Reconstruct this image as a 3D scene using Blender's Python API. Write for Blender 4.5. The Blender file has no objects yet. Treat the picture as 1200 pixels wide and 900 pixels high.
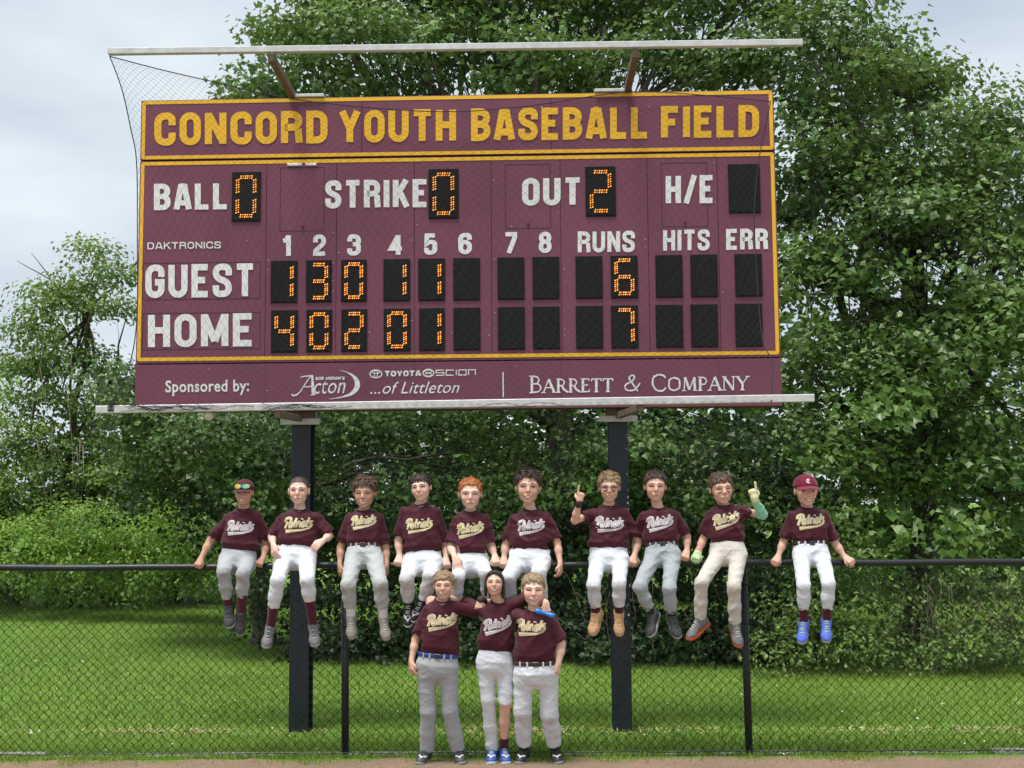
import bpy, math, random
import numpy as np
from mathutils import Vector, Matrix
from mathutils.bvhtree import BVHTree

R = math.radians
sc = bpy.context.scene
col = sc.collection
rnd = random.Random(7)
rng = np.random.default_rng(11)

# ------------------------------------------------------------------ camera
F_PX, PITCH, ROLL, CAM_H = 1474.0, 0.0960, -0.0071, 1.92       # in pixels of a 1200 px wide picture
_Rt0, _Up0, _Fw = Vector((1, 0, 0)), Vector((0, -math.sin(PITCH), math.cos(PITCH))), Vector((0, math.cos(PITCH), math.sin(PITCH)))
_Rt = _Rt0 * math.cos(ROLL) + _Up0 * math.sin(ROLL)
_Up = _Up0 * math.cos(ROLL) - _Rt0 * math.sin(ROLL)
CAM = Vector((0, 0, CAM_H))
cam_d = bpy.data.cameras.new('camera')
cam_d.sensor_width = 36.0
cam_d.lens = 36.0 * F_PX / 1200.0
cam_d.clip_end = 2000.0
cam = bpy.data.objects.new('camera', cam_d)
col.objects.link(cam)
cam.matrix_world = Matrix(((_Rt.x, _Up.x, -_Fw.x, 0), (_Rt.y, _Up.y, -_Fw.y, 0), (_Rt.z, _Up.z, -_Fw.z, CAM_H), (0, 0, 0, 1)))
sc.camera = cam

# ------------------------------------------------------------------ light
SUN_EL, SUN_AZ = R(73), R(215)          # azimuth of the sun, clockwise from +Y (behind the camera, to the left)
sun_dir = Vector((math.sin(SUN_AZ) * math.cos(SUN_EL), math.cos(SUN_AZ) * math.cos(SUN_EL), math.sin(SUN_EL)))
sd = bpy.data.lights.new('sun', 'SUN')
sd.energy = 4.2
sd.angle = R(18)
sd.color = (1.0, 0.96, 0.90)
so = bpy.data.objects.new('sun', sd)
col.objects.link(so)
so.rotation_euler = (-sun_dir).to_track_quat('-Z', 'Y').to_euler()

world = bpy.data.worlds.new('World')
sc.world = world
world.use_nodes = True
wn, wl = world.node_tree.nodes, world.node_tree.links
wn.clear()
w_out = wn.new('ShaderNodeOutputWorld')
w_bg = wn.new('ShaderNodeBackground')
w_bg.inputs[1].default_value = 0.15
sky = wn.new('ShaderNodeTexSky')
sky.sky_type = 'NISHITA'
sky.sun_disc = False
sky.sun_elevation = SUN_EL
sky.sun_rotation = SUN_AZ
sky.air_density = 1.2
sky.dust_density = 1.5
w_tc = wn.new('ShaderNodeTexCoord')
w_map = wn.new('ShaderNodeMapping')
w_map.inputs['Scale'].default_value = (1.0, 1.0, 2.6)
w_map.inputs['Location'].default_value = (3.1, 0.4, 1.7)
w_n1 = wn.new('ShaderNodeTexNoise')
w_n1.inputs['Scale'].default_value = 2.3
w_n1.inputs['Detail'].default_value = 7
w_n1.inputs['Roughness'].default_value = 0.55
w_r1 = wn.new('ShaderNodeValToRGB')                     # cloud cover
w_r1.color_ramp.elements[0].position = 0.30
w_r1.color_ramp.elements[0].color = (0.78, 0.78, 0.78, 1)
w_r1.color_ramp.elements[1].position = 0.62
w_r1.color_ramp.elements[1].color = (1, 1, 1, 1)
w_n2 = wn.new('ShaderNodeTexNoise')
w_n2.inputs['Scale'].default_value = 3.4
w_n2.inputs['Detail'].default_value = 8
w_r2 = wn.new('ShaderNodeValToRGB')                     # grey bellies and bright tops of the clouds
w_r2.color_ramp.elements[0].position = 0.34
w_r2.color_ramp.elements[0].color = (3.7, 4.35, 5.0, 1)
w_r2.color_ramp.elements[1].position = 0.66
w_r2.color_ramp.elements[1].color = (5.6, 6.1, 6.5, 1)
w_mx = wn.new('ShaderNodeMix')
w_mx.data_type = 'RGBA'
wl.new(w_tc.outputs['Generated'], w_map.inputs[0])
wl.new(w_map.outputs[0], w_n1.inputs[0])
wl.new(w_map.outputs[0], w_n2.inputs[0])
wl.new(w_n1.outputs[0], w_r1.inputs[0])
wl.new(w_n2.outputs[0], w_r2.inputs[0])
wl.new(w_r1.outputs[0], w_mx.inputs[0])
wl.new(sky.outputs[0], w_mx.inputs[6])
wl.new(w_r2.outputs[0], w_mx.inputs[7])
wl.new(w_mx.outputs[2], w_bg.inputs[0])
wl.new(w_bg.outputs[0], w_out.inputs[0])

sc.view_settings.view_transform = 'Standard'
sc.view_settings.look = 'None'
sc.view_settings.exposure = 0.0
sc.view_settings.gamma = 1.0

# ------------------------------------------------------------------ places in the photograph -> places in the world
FENCE_Y, FENCE_YAW, FENCE_H = 9.86, 0.014, 1.488
FD = Vector((1, -math.tan(FENCE_YAW), 0)).normalized()       # along the fence, to the right
BO_C, BO_YAW = Vector((-0.4814, 10.7004, 0)), 0.0309
BO_W, BO_ZB, BO_ZT = 5.536, 2.7413, 5.4895
BD = Vector((math.cos(BO_YAW), -math.sin(BO_YAW), 0))        # along the board, to the right
BN = Vector((-math.sin(BO_YAW), -math.cos(BO_YAW), 0))       # out of the board, to the field
BL = BO_C - BD * (BO_W / 2)                                   # left edge of the board at the ground

def ray(px, py):
    return (_Fw + _Rt * ((px - 600) / F_PX) + _Up * ((450 - py) / F_PX))
def on_plane(px, py, P0, N):
    d = ray(px, py)
    return CAM + d * ((P0 - CAM).dot(N) / d.dot(N))
def at_y(px, py, Y):
    d = ray(px, py)
    return CAM + d * (Y / d.y)
def at_fence(px, py, dy=0.0):
    """point dy metres in front of the plane of the fence"""
    N = Vector((math.tan(FENCE_YAW), 1, 0))
    return on_plane(px, py, Vector((0, FENCE_Y - dy, 0)), N)
def board_uv(px, py):
    P = on_plane(px, py, BL, BN)
    return (P - BL).dot(BD), P.z
def board_pt(u, v, off=0.0):
    return BL + BD * u + Vector((0, 0, v)) + BN * off
def ground_pt(px, py):
    d = ray(px, py)
    return CAM + d * (-CAM_H / d.z)

# ------------------------------------------------------------------ objects
def tag(o, label=None, cat=None, group=None, kind=None):
    if label: o['label'] = label
    if cat: o['category'] = cat
    if group: o['group'] = group
    if kind: o['kind'] = kind
    return o
def empty(name, loc, label=None, cat=None, group=None):
    o = bpy.data.objects.new(name, None)
    col.objects.link(o)
    o.location = loc
    o.empty_display_size = 0.1
    return tag(o, label, cat, group)
def link_mesh(name, me, mat, parent=None, world_space=True):
    """the mesh is given in world coordinates; under a parent it is moved into the parent's"""
    o = bpy.data.objects.new(name, me)
    col.objects.link(o)
    if mat and not me.materials:
        me.materials.append(mat)
    if parent is not None:
        o.parent = parent
        if world_space:
            base = parent
            off = Vector((0, 0, 0))
            while base is not None:
                off = off + base.location
                base = base.parent
            me.transform(Matrix.Translation(-off))
    return o
def np_mesh(name, V, F, smooth=True):
    """V (n,3), F (m,k) with one k"""
    me = bpy.data.meshes.new(name)
    V = np.ascontiguousarray(V, dtype=np.float32)
    F = np.ascontiguousarray(F, dtype=np.int32)
    n, m, k = len(V), len(F), F.shape[1]
    me.vertices.add(n)
    me.vertices.foreach_set('co', V.ravel())
    me.loops.add(m * k)
    me.loops.foreach_set('vertex_index', F.ravel())
    me.polygons.add(m)
    me.polygons.foreach_set('loop_start', np.arange(0, m * k, k, dtype=np.int32))
    me.polygons.foreach_set('use_smooth', np.full(m, smooth, dtype=bool))
    me.update(calc_edges=True)
    return me

class MB:
    """collects simple shapes into one mesh"""
    def __init__(s): s.v, s.f, s.sm = [], [], []
    def add(s, V, Fs, smooth=False):
        b = len(s.v)
        s.v += [tuple(p) for p in V]
        s.f += [tuple(i + b for i in f) for f in Fs]
        s.sm += [smooth] * len(Fs)
        return s
    def box(s, O, X, Y, Z, x0, x1, y0, y1, z0, z1):
        P = [O + X * x + Y * y + Z * z for z in (z0, z1) for y in (y0, y1) for x in (x0, x1)]
        return s.add(P, [(0, 2, 3, 1), (4, 5, 7, 6), (0, 1, 5, 4), (2, 6, 7, 3), (0, 4, 6, 2), (1, 3, 7, 5)])
    def bbox(s, O, X, Y, Z, x0, x1, y0, y1, z0, z1, b):
        """box with its long edges bevelled (bevel in the Y-Z section, extruded along X)"""
        sec = [(y0 + b, z0), (y1 - b, z0), (y1, z0 + b), (y1, z1 - b), (y1 - b, z1), (y0 + b, z1), (y0, z1 - b), (y0, z0 + b)]
        P = [O + X * x + Y * y + Z * z for x in (x0, x1) for y, z in sec]
        n = 8
        Fs = [tuple(range(n - 1, -1, -1)), tuple(range(n, 2 * n))]
        Fs += [(i, (i + 1) % n, n + (i + 1) % n, n + i) for i in range(n)]
        return s.add(P, Fs)
    def tube(s, pts, r, n=6, caps=True, smooth=True):
        pts = [Vector(p) for p in pts]
        rr = r if isinstance(r, (list, tuple)) else [r] * len(pts)
        P = []
        up = Vector((0, 0, 1))
        for i, p in enumerate(pts):
            t = (pts[min(i + 1, len(pts) - 1)] - pts[max(i - 1, 0)]).normalized()
            a = t.cross(up)
            if a.length < 1e-3: a = t.cross(Vector((1, 0, 0)))
            a.normalize(); b = a.cross(t)
            for k in range(n):
                w = 2 * math.pi * k / n
                P.append(p + (a * math.cos(w) + b * math.sin(w)) * rr[i])
        Fs = [(i * n + k, i * n + (k + 1) % n, (i + 1) * n + (k + 1) % n, (i + 1) * n + k) for i in range(len(pts) - 1) for k in range(n)]
        s.add(P, Fs, smooth)
        if caps:
            b = len(s.v) - len(P)
            s.f += [tuple(b + k for k in range(n - 1, -1, -1)), tuple(b + (len(pts) - 1) * n + k for k in range(n))]
            s.sm += [False, False]
        return s
    def mesh(s, name):
        me = bpy.data.meshes.new(name)
        me.from_pydata([tuple(p) for p in s.v], [], s.f)
        me.polygons.foreach_set('use_smooth', s.sm)
        me.update()
        return me
    def build(s, name, mat, parent=None):
        return link_mesh(name, s.mesh(name), mat, parent)

# ------------------------------------------------------------------ materials
def nodes(name):
    m = bpy.data.materials.new(name)
    m.use_nodes = True
    nt = m.node_tree
    return m, nt.nodes, nt.links, nt.nodes['Principled BSDF']
def mat(name, c, rough=0.6, metal=0.0, var=0.0, vscale=20.0, bump=0.0, bscale=60.0, spec=0.5, emit=0.0, c2=None, detail=4, obj_space=True, sheen=0.0):
    m, N, L, P = nodes(name)
    P.inputs['Base Color'].default_value = (*c, 1)
    P.inputs['Roughness'].default_value = rough
    P.inputs['Metallic'].default_value = metal
    P.inputs['Specular IOR Level'].default_value = spec
    if sheen: P.inputs['Sheen Weight'].default_value = sheen
    tc = N.new('ShaderNodeTexCoord')
    if var > 0 or c2:
        n = N.new('ShaderNodeTexNoise'); n.inputs['Scale'].default_value = vscale; n.inputs['Detail'].default_value = detail
        n.inputs['Roughness'].default_value = 0.6
        L.new(tc.outputs['Object'], n.inputs[0])
        r = N.new('ShaderNodeValToRGB')
        r.color_ramp.elements[0].position = 0.32; r.color_ramp.elements[1].position = 0.68
        a = c; b = c2 or c
        if c2:
            r.color_ramp.elements[0].color = (*a, 1); r.color_ramp.elements[1].color = (*b, 1)
        else:
            r.color_ramp.elements[0].color = (*[x * (1 - var) for x in c], 1)
            r.color_ramp.elements[1].color = (*[min(1, x * (1 + var)) for x in c], 1)
        L.new(n.outputs[0], r.inputs[0]); L.new(r.outputs[0], P.inputs['Base Color'])
    if bump > 0:
        n = N.new('ShaderNodeTexNoise'); n.inputs['Scale'].default_value = bscale; n.inputs['Detail'].default_value = 5
        L.new(tc.outputs['Object'], n.inputs[0])
        b = N.new('ShaderNodeBump'); b.inputs['Strength'].default_value = bump; b.inputs['Distance'].default_value = 0.01
        L.new(n.outputs[0], b.inputs['Height']); L.new(b.outputs[0], P.inputs['Normal'])
    if emit:
        P.inputs['Emission Color'].default_value = (*c, 1)
        P.inputs['Emission Strength'].default_value = emit
    return m

def leaf_mat(name, dark, light, under, trans=0.3, rough=0.45):
    m, N, L, P = nodes(name)
    at = N.new('ShaderNodeAttribute'); at.attribute_name = 'tone'
    r = N.new('ShaderNodeValToRGB')
    r.color_ramp.elements[0].color = (*dark, 1); r.color_ramp.elements[1].color = (*light, 1)
    L.new(at.outputs['Fac'], r.inputs[0])
    g = N.new('ShaderNodeNewGeometry')
    mx = N.new('ShaderNodeMix'); mx.data_type = 'RGBA'
    mx.inputs[7].default_value = (*under, 1)
    L.new(g.outputs['Backfacing'], mx.inputs[0]); L.new(r.outputs[0], mx.inputs[6])
    L.new(mx.outputs[2], P.inputs['Base Color'])
    P.inputs['Roughness'].default_value = rough
    P.inputs['Specular IOR Level'].default_value = 0.35
    tr = N.new('ShaderNodeBsdfTranslucent')
    hs = N.new('ShaderNodeHueSaturation'); hs.inputs['Value'].default_value = 1.5; hs.inputs['Hue'].default_value = 0.48
    L.new(r.outputs[0], hs.inputs['Color']); L.new(hs.outputs[0], tr.inputs[0])
    ms = N.new('ShaderNodeMixShader'); ms.inputs[0].default_value = trans
    L.new(P.outputs[0], ms.inputs[1]); L.new(tr.outputs[0], ms.inputs[2])
    L.new(ms.outputs[0], N['Material Output'].inputs[0])
    return m

M = {}
M['maroon_panel'] = mat('maroon_panel_paint', (0.190, 0.061, 0.099), 0.5, var=0.13, vscale=1.3, bump=0.05, bscale=30, spec=0.3)
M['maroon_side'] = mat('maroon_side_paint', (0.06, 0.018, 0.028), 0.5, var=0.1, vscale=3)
M['gold_vinyl'] = mat('gold_vinyl', (0.86, 0.49, 0.015), 0.45, var=0.07, vscale=9)
M['white_vinyl'] = mat('white_vinyl', (0.78, 0.80, 0.78), 0.5, var=0.05, vscale=12)
M['seam'] = mat('dark_seam_joint', (0.05, 0.016, 0.024), 0.7)  # dark maroon of the joints and latches
M['digit_black'] = mat('digit_face_black', (0.010, 0.011, 0.012), 0.7, var=0.35, vscale=40, bump=0.4, bscale=160, spec=0.2)
M['led_off'] = mat('led_lens_unlit', (0.019, 0.019, 0.018), 0.3)
M['led_on'] = mat('led_lens_amber', (1.0, 0.45, 0.06), 0.4, emit=1.2)
M['led_red'] = mat('led_lens_orange', (1.0, 0.20, 0.03), 0.4, emit=0.8)
M['galv'] = mat('galvanised_steel', (0.60, 0.61, 0.60), 0.5, metal=0.25, var=0.14, vscale=14, bump=0.15, bscale=40)
M['rust'] = mat('rusty_brown_steel', (0.12, 0.085, 0.06), 0.75, c2=(0.21, 0.16, 0.115), vscale=18, bump=0.2)
M['post_black'] = mat('post_black_paint', (0.012, 0.017, 0.026), 0.42, var=0.35, vscale=7, bump=0.25, bscale=22)
M['fence_black'] = mat('fence_black_vinyl', (0.011, 0.013, 0.016), 0.38, bump=0.2, bscale=50)
M['rope'] = mat('rope_black', (0.02, 0.02, 0.022), 0.85)
M['net'] = mat('net_twine', (0.035, 0.025, 0.032), 0.9)
M['steel_bright'] = mat('bright_steel', (0.75, 0.76, 0.75), 0.4, metal=0.3, var=0.2, vscale=20)
M['concrete'] = mat('edging_concrete', (0.33, 0.33, 0.31), 0.9, c2=(0.50, 0.50, 0.48), vscale=11, bump=0.5, bscale=60)
M['bark'] = mat('bark', (0.055, 0.045, 0.034), 0.9, c2=(0.13, 0.11, 0.09), vscale=9, bump=0.8, bscale=24)
M['stem'] = mat('vine_stem', (0.15, 0.115, 0.075), 0.9, c2=(0.27, 0.22, 0.155), vscale=16)
# ------------------------------------------------------------------ the ground
def ground_material(name, kind):
    m, N, L, P = nodes(name)
    tc = N.new('ShaderNodeTexCoord')
    def noise(s, d=6, r=0.6):
        n = N.new('ShaderNodeTexNoise'); n.inputs['Scale'].default_value = s; n.inputs['Detail'].default_value = d; n.inputs['Roughness'].default_value = r
        L.new(tc.outputs['Object'], n.inputs[0]); return n
    def ramp(src, p0, c0, p1, c1):
        r = N.new('ShaderNodeValToRGB'); e = r.color_ramp.elements
        e[0].position = p0; e[0].color = (*c0, 1); e[1].position = p1; e[1].color = (*c1, 1)
        L.new(src, r.inputs[0]); return r
    def mix(f, a, b):
        x = N.new('ShaderNodeMix'); x.data_type = 'RGBA'
        L.new(f, x.inputs[0]); L.new(a, x.inputs[6]); L.new(b, x.inputs[7]); return x
    if kind == 'lawn':
        big, fine = noise(0.5), noise(26, 8, 0.7)
        a = ramp(fine.outputs[0], 0.3, (0.065, 0.135, 0.02), 0.72, (0.17, 0.29, 0.05))
        b = ramp(fine.outputs[0], 0.3, (0.09, 0.18, 0.025), 0.72, (0.23, 0.36, 0.07))
        f = ramp(big.outputs[0], 0.38, (0, 0, 0), 0.62, (1, 1, 1))
        c = mix(f.outputs[0], a.outputs[0], b.outputs[0])
        L.new(c.outputs[2], P.inputs['Base Color'])
        h = fine
    else:
        big, fine = noise(1.6), noise(70, 8, 0.7)
        a = ramp(fine.outputs[0], 0.28, (0.17, 0.105, 0.072), 0.72, (0.42, 0.29, 0.215))
        b = ramp(fine.outputs[0], 0.28, (0.14, 0.10, 0.062), 0.72, (0.33, 0.25, 0.17))
        f = ramp(big.outputs[0], 0.4, (0, 0, 0), 0.6, (1, 1, 1))
        c = mix(f.outputs[0], a.outputs[0], b.outputs[0])
        L.new(c.outputs[2], P.inputs['Base Color'])
        h = fine
    P.inputs['Roughness'].default_value = 0.95
    P.inputs['Specular IOR Level'].default_value = 0.15
    bu = N.new('ShaderNodeBump'); bu.inputs['Strength'].default_value = 0.7; bu.inputs['Distance'].default_value = 0.02
    L.new(h.outputs[0], bu.inputs['Height']); L.new(bu.outputs[0], P.inputs['Normal'])
    return m
M['lawn'] = ground_material('lawn_ground', 'lawn')
M['dirt'] = ground_material('infield_dirt', 'dirt')
M['blade'] = leaf_mat('grass_blade', (0.115, 0.225, 0.022), (0.32, 0.47, 0.08), (0.25, 0.37, 0.07), 0.35, 0.5)
M['straw'] = mat('dry_straw', (0.36, 0.31, 0.14), 0.9, var=0.3, vscale=30)
M['petal'] = mat('fallen_petals', (0.72, 0.72, 0.66), 0.8)

def fence_y(x, dy=0.0): return FENCE_Y - dy - x * math.tan(FENCE_YAW)

# the lawn: one sheet out to the horizon, gently uneven near the fence
nx, ny = 60, 60
gx = np.concatenate([[-900, -300, -80], np.linspace(-24, 24, nx), [80, 300, 900]])
gy = np.concatenate([[-30, -5], np.linspace(4, 40, ny), [80, 250, 1200]])
GX, GY = np.meshgrid(gx, gy)
def ground_z(x, y): return 0.02 * np.sin(x * 0.9 + 1.0) * np.sin(y * 0.5) * np.clip((y - 12) / 6, 0, 1) * np.clip((40 - y) / 8, 0, 1)
V = np.stack([GX.ravel(), GY.ravel(), ground_z(GX, GY).ravel()], 1)
nX, nY = len(gx), len(gy)
I = np.arange(nX * nY).reshape(nY, nX)
Fq = np.stack([I[:-1, :-1].ravel(), I[:-1, 1:].ravel(), I[1:, 1:].ravel(), I[1:, :-1].ravel()], 1)
tag(link_mesh('lawn', np_mesh('lawn', V, Fq), M['lawn']), kind='structure')

# the dirt of the playing field up to the fence, with a ragged far edge
xs = np.linspace(-24, 24, 400)
edge = np.array([fence_y(x, 0.10) for x in xs]) + 0.035 * np.sin(xs * 5.1) + 0.03 * np.sin(xs * 12.7 + 1) + 0.02 * rng.standard_normal(400)
V = np.concatenate([np.stack([xs, np.full(400, -20.0), np.full(400, 0.006)], 1), np.stack([xs, edge - .5, np.full(400, 0.008)], 1), np.stack([xs, edge, np.full(400, 0.006)], 1)])
Fq = np.array([(r * 400 + i, r * 400 + i + 1, (r + 1) * 400 + i + 1, (r + 1) * 400 + i) for r in (0, 1) for i in range(399)])
tag(link_mesh('dirt', np_mesh('dirt', V, Fq, False), M['dirt']), kind='structure')
# pebbles and clods on the dirt
n = 1500
px_ = rng.uniform(-5.5, 5.5, n); py_ = np.array([fence_y(x) for x in px_]) - rng.uniform(0.12, 1.6, n)
s = rng.uniform(0.003, 0.009, n)
oct_v = np.array([(1, 0, 0), (-1, 0, 0), (0, 1, 0), (0, -1, 0), (0, 0, .7), (0, 0, -.7)], float)
oct_f = np.array([(0, 2, 4), (2, 1, 4), (1, 3, 4), (3, 0, 4), (2, 0, 5), (1, 2, 5), (3, 1, 5), (0, 3, 5)])
V = (oct_v[None] * s[:, None, None] + np.stack([px_, py_, np.full(n, 0.008)], 1)[:, None]).reshape(-1, 3)
Fq = (oct_f[None] + (np.arange(n) * 6)[:, None, None]).reshape(-1, 3)
tag(link_mesh('dirt_crumbs', np_mesh('dirt_crumbs', V, Fq), mat('dirt_crumb', (0.30, 0.21, 0.155), 0.95, var=0.3, vscale=8)), 'small crumbs and pebbles on the reddish dirt before the fence', 'gravel', kind='stuff')

# low concrete edging below the fence, half sunk and broken into lengths
x = -9.0
e_root = empty('concrete_edging', (0, FENCE_Y + 0.05, 0), 'low grey concrete edging half sunk in grass under the fence', 'edging')
while x < 9:
    ln = rnd.uniform(0.55, 1.3)
    y = fence_y(x, -0.035)
    b = MB().bbox(Vector((x, y, 0)), FD, Vector((0, 1, 0)), Vector((0, 0, 1)), 0, ln - rnd.uniform(.01, .16), 0, 0.09, -0.05, rnd.uniform(0.012, 0.034), 0.008)
    b.build('edging_block', M['concrete'], e_root)
    x += ln

# leafy geometry: many small leaves or blades in one mesh
def leaves(name, P, Nrm, size, tmpl_v, tmpl_f, material, parent=None, tone=None, dirv=None, smooth=False):
    """P (n,3) places, Nrm (n,3) leaf normals, size (n,) ; template in x (across) y (along) z (normal)"""
    n = len(P)
    Nrm = Nrm / np.linalg.norm(Nrm, axis=1)[:, None]
    if dirv is None: dirv = rng.standard_normal((n, 3))
    Y = dirv - Nrm * np.sum(dirv * Nrm, 1)[:, None]
    Y /= np.linalg.norm(Y, axis=1)[:, None] + 1e-9
    X = np.cross(Y, Nrm)
    T = np.array(tmpl_v, float)
    V = P[:, None] + (X[:, None] * T[None, :, 0:1] + Y[:, None] * T[None, :, 1:2] + Nrm[:, None] * T[None, :, 2:3]) * size[:, None, None]
    k = len(T)
    Fq = (np.array(tmpl_f)[None] + (np.arange(n) * k)[:, None, None]).reshape(-1, len(tmpl_f[0]))
    me = np_mesh(name, V.reshape(-1, 3), Fq, smooth)
    if tone is None: tone = rng.random(n)
    a = me.attributes.new('tone', 'FLOAT', 'POINT')
    a.data.foreach_set('value', np.repeat(tone, k).astype(np.float32))
    return link_mesh(name, me, material, parent)

BLADE = ([(-.5, 0, 0), (.5, 0, 0), (.12, 1, .25)], [(0, 1, 2)])
def grass(name, n, xr, yr, h, w, label, tonefn=None, keep=None, cat='grass', dens_near=0.0, material=None):
    u = rng.random(n)
    y = yr[0] + (yr[1] - yr[0]) * (u ** (1.0 + dens_near))
    x = rng.uniform(-1, 1, n) * (y * 0.46 + 0.6) if xr is None else rng.uniform(xr[0], xr[1], n)
    if keep is not None:
        k = keep(x, y); x, y = x[k], y[k]
    n = len(x)
    P = np.stack([x, y, ground_z(x, y) + 0.001], 1)
    yaw = rng.uniform(0, 2 * np.pi, n)
    Nrm = np.stack([np.cos(yaw), np.sin(yaw), 0.25 * rng.standard_normal(n)], 1)
    up = np.stack([0.45 * rng.standard_normal(n), 0.45 * rng.standard_normal(n), np.ones(n)], 1)
    hh = h * rng.uniform(0.5, 1.25, n) * (1 + 0.02 * (y - 10))
    tone = rng.random(n) if tonefn is None else np.clip(tonefn(x, y, n), 0, 1)
    sx = w / h
    tv = [(a * sx, b, c) for a, b, c in BLADE[0]]
    o = leaves(name, P, Nrm, hh, tv, BLADE[1], material or M['blade'], None, tone, up)
    return tag(o, label, cat, kind='stuff')
def lawn_tone(x, y, n):
    return 0.42 + 0.25 * np.sin(x * 0.7 + 0.6) * np.sin(y * 1.1) + 0.22 * np.sin(x * 0.23 + y * 0.4) + 0.2 * rng.standard_normal(n)
bare = lambda x, y: (np.sin(x * 1.9 + 1) + np.sin(x * 4.3 + 2) * .6 + np.sin(x * 9.1) * .3)
def not_bare(x, y):
    d = np.abs(y - (10.93 - 0.03 * x)) / 0.22
    return rng.random(len(x)) < np.clip(d * 0.9 - 0.12 * bare(x, y) + 0.1, 0.18, 1)
grass('lawn_grass', 190000, None, (9.84, 25), 0.045, 0.009, 'short mown lawn grass behind the fence', lawn_tone, not_bare, dens_near=0.6)
# taller weeds along the foot of the fence and the ragged edge of the dirt
def tuft_keep(x, y):
    c = np.sin(x * 3.1) + np.sin(x * 7.7 + 1) * .7 + np.sin(x * 17 + 2) * .5
    d = (FENCE_Y - x * math.tan(FENCE_YAW)) - y
    return (rng.random(len(x)) < np.clip(0.35 + 0.3 * c - np.abs(d) * 1.5, 0.05, 1))
grass('fence_weeds', 26000, (-5.2, 5.2), (9.56, 10.05), 0.05, 0.008, 'ragged grass and weeds growing along the foot of the fence', None, tuft_keep, cat='weeds')
# dry bare strip at the foot of the scoreboard posts
n = 3600
x = rng.uniform(-5.5, 5.5, n); y = 10.93 - 0.03 * x + rng.standard_normal(n) * 0.085
k = bare(x, y) > rng.uniform(-0.9, 1.2, n)
x, y = x[k], y[k]; n = len(x)
yaw = rng.uniform(0, 6.28, n)
leaves('dry_grass', np.stack([x, y, np.full(n, 0.012)], 1), np.stack([0.5 * np.cos(yaw), 0.5 * np.sin(yaw) , np.ones(n)], 1), rng.uniform(.03, .07, n), [(-.14, 0, 0), (.14, 0, 0), (.03, 1, .1)], [(0, 1, 2)], M['straw'])
tag(bpy.data.objects['dry_grass'], 'strip of dry straw coloured grass around the scoreboard posts', 'dry grass', kind='stuff')
# fallen white petals and clover heads
n = 210
y = 9.75 + 11 * rng.random(n) ** 1.5; x = rng.uniform(-1, 1, n) * (y * 0.45)
leaves('fallen_petals', np.stack([x, y, np.where(y < 9.7, 0.014, 0.03)], 1), np.stack([.4 * rng.standard_normal(n), .4 * rng.standard_normal(n) - .2, np.ones(n)], 1), rng.uniform(.010, .024, n), [(-.5, 0, 0), (0, -.5, .1), (.5, 0, 0), (0, .6, .1)], [(0, 1, 2, 3)], M['petal'])
tag(bpy.data.objects['fallen_petals'], 'small white petals scattered over the lawn', 'petals', kind='stuff')
# ------------------------------------------------------------------ stroke lettering
def fillet(path, closed=False):
    """path of (x, y[, radius]) -> list of (x, y) with the corners rounded"""
    out = []
    n = len(path)
    for i, p in enumerate(path):
        r = p[2] if len(p) > 2 else 0
        if r <= 0 or (not closed and i in (0, n - 1)):
            out.append((p[0], p[1])); continue
        a = Vector(path[(i - 1) % n][:2]) - Vector(p[:2]); b = Vector(path[(i + 1) % n][:2]) - Vector(p[:2])
        la, lb = a.length, b.length
        if la < 1e-6 or lb < 1e-6: out.append((p[0], p[1])); continue
        a.normalize(); b.normalize()
        ang = math.acos(max(-1, min(1, a.dot(b))))
        if ang > math.pi - .05: out.append((p[0], p[1])); continue
        t = min(r / math.tan(ang / 2), la * .499, lb * .499)
        rr = t * math.tan(ang / 2)
        s0 = Vector(p[:2]) + a * t; s1 = Vector(p[:2]) + b * t
        c = Vector(p[:2]) + (a + b).normalized() * (rr / math.sin(ang / 2))
        a0 = math.atan2(s0.y - c.y, s0.x - c.x); a1 = math.atan2(s1.y - c.y, s1.x - c.x)
        d = (a1 - a0 + math.pi) % (2 * math.pi) - math.pi
        for k in range(6):
            w = a0 + d * k / 5
            out.append((c.x + rr * math.cos(w), c.y + rr * math.sin(w)))
    return out
def ribbon(pts, w, closed=False):
    """list of (x, y) -> strip of quads [(p0, p1, p2, p3)] of width w, mitred; w may be a list"""
    n = len(pts)
    P = [Vector(p) for p in pts]
    ws = w if isinstance(w, (list, tuple)) else [w] * n
    Lf, Rt = [], []
    for i in range(n):
        if closed: a, b = P[i] - P[i - 1], P[(i + 1) % n] - P[i]
        else: a = P[i] - P[i - 1] if i else P[1] - P[0]; b = P[i + 1] - P[i] if i < n - 1 else P[-1] - P[-2]
        if a.length < 1e-9: a = b
        if b.length < 1e-9: b = a
        a = a.normalized(); b = b.normalized()
        m = Vector((-(a.y + b.y), a.x + b.x))
        if m.length < 1e-4: m = Vector((-a.y, a.x))
        m.normalize()
        k = max(0.45, m.dot(Vector((-a.y, a.x))))
        h = ws[i] / 2 / k
        Lf.append(P[i] + m * h); Rt.append(P[i] - m * h)
    Q = []
    for i in range(n if closed else n - 1):
        j = (i + 1) % n
        Q.append((Lf[i], Lf[j], Rt[j], Rt[i]))
    return Q
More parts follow.
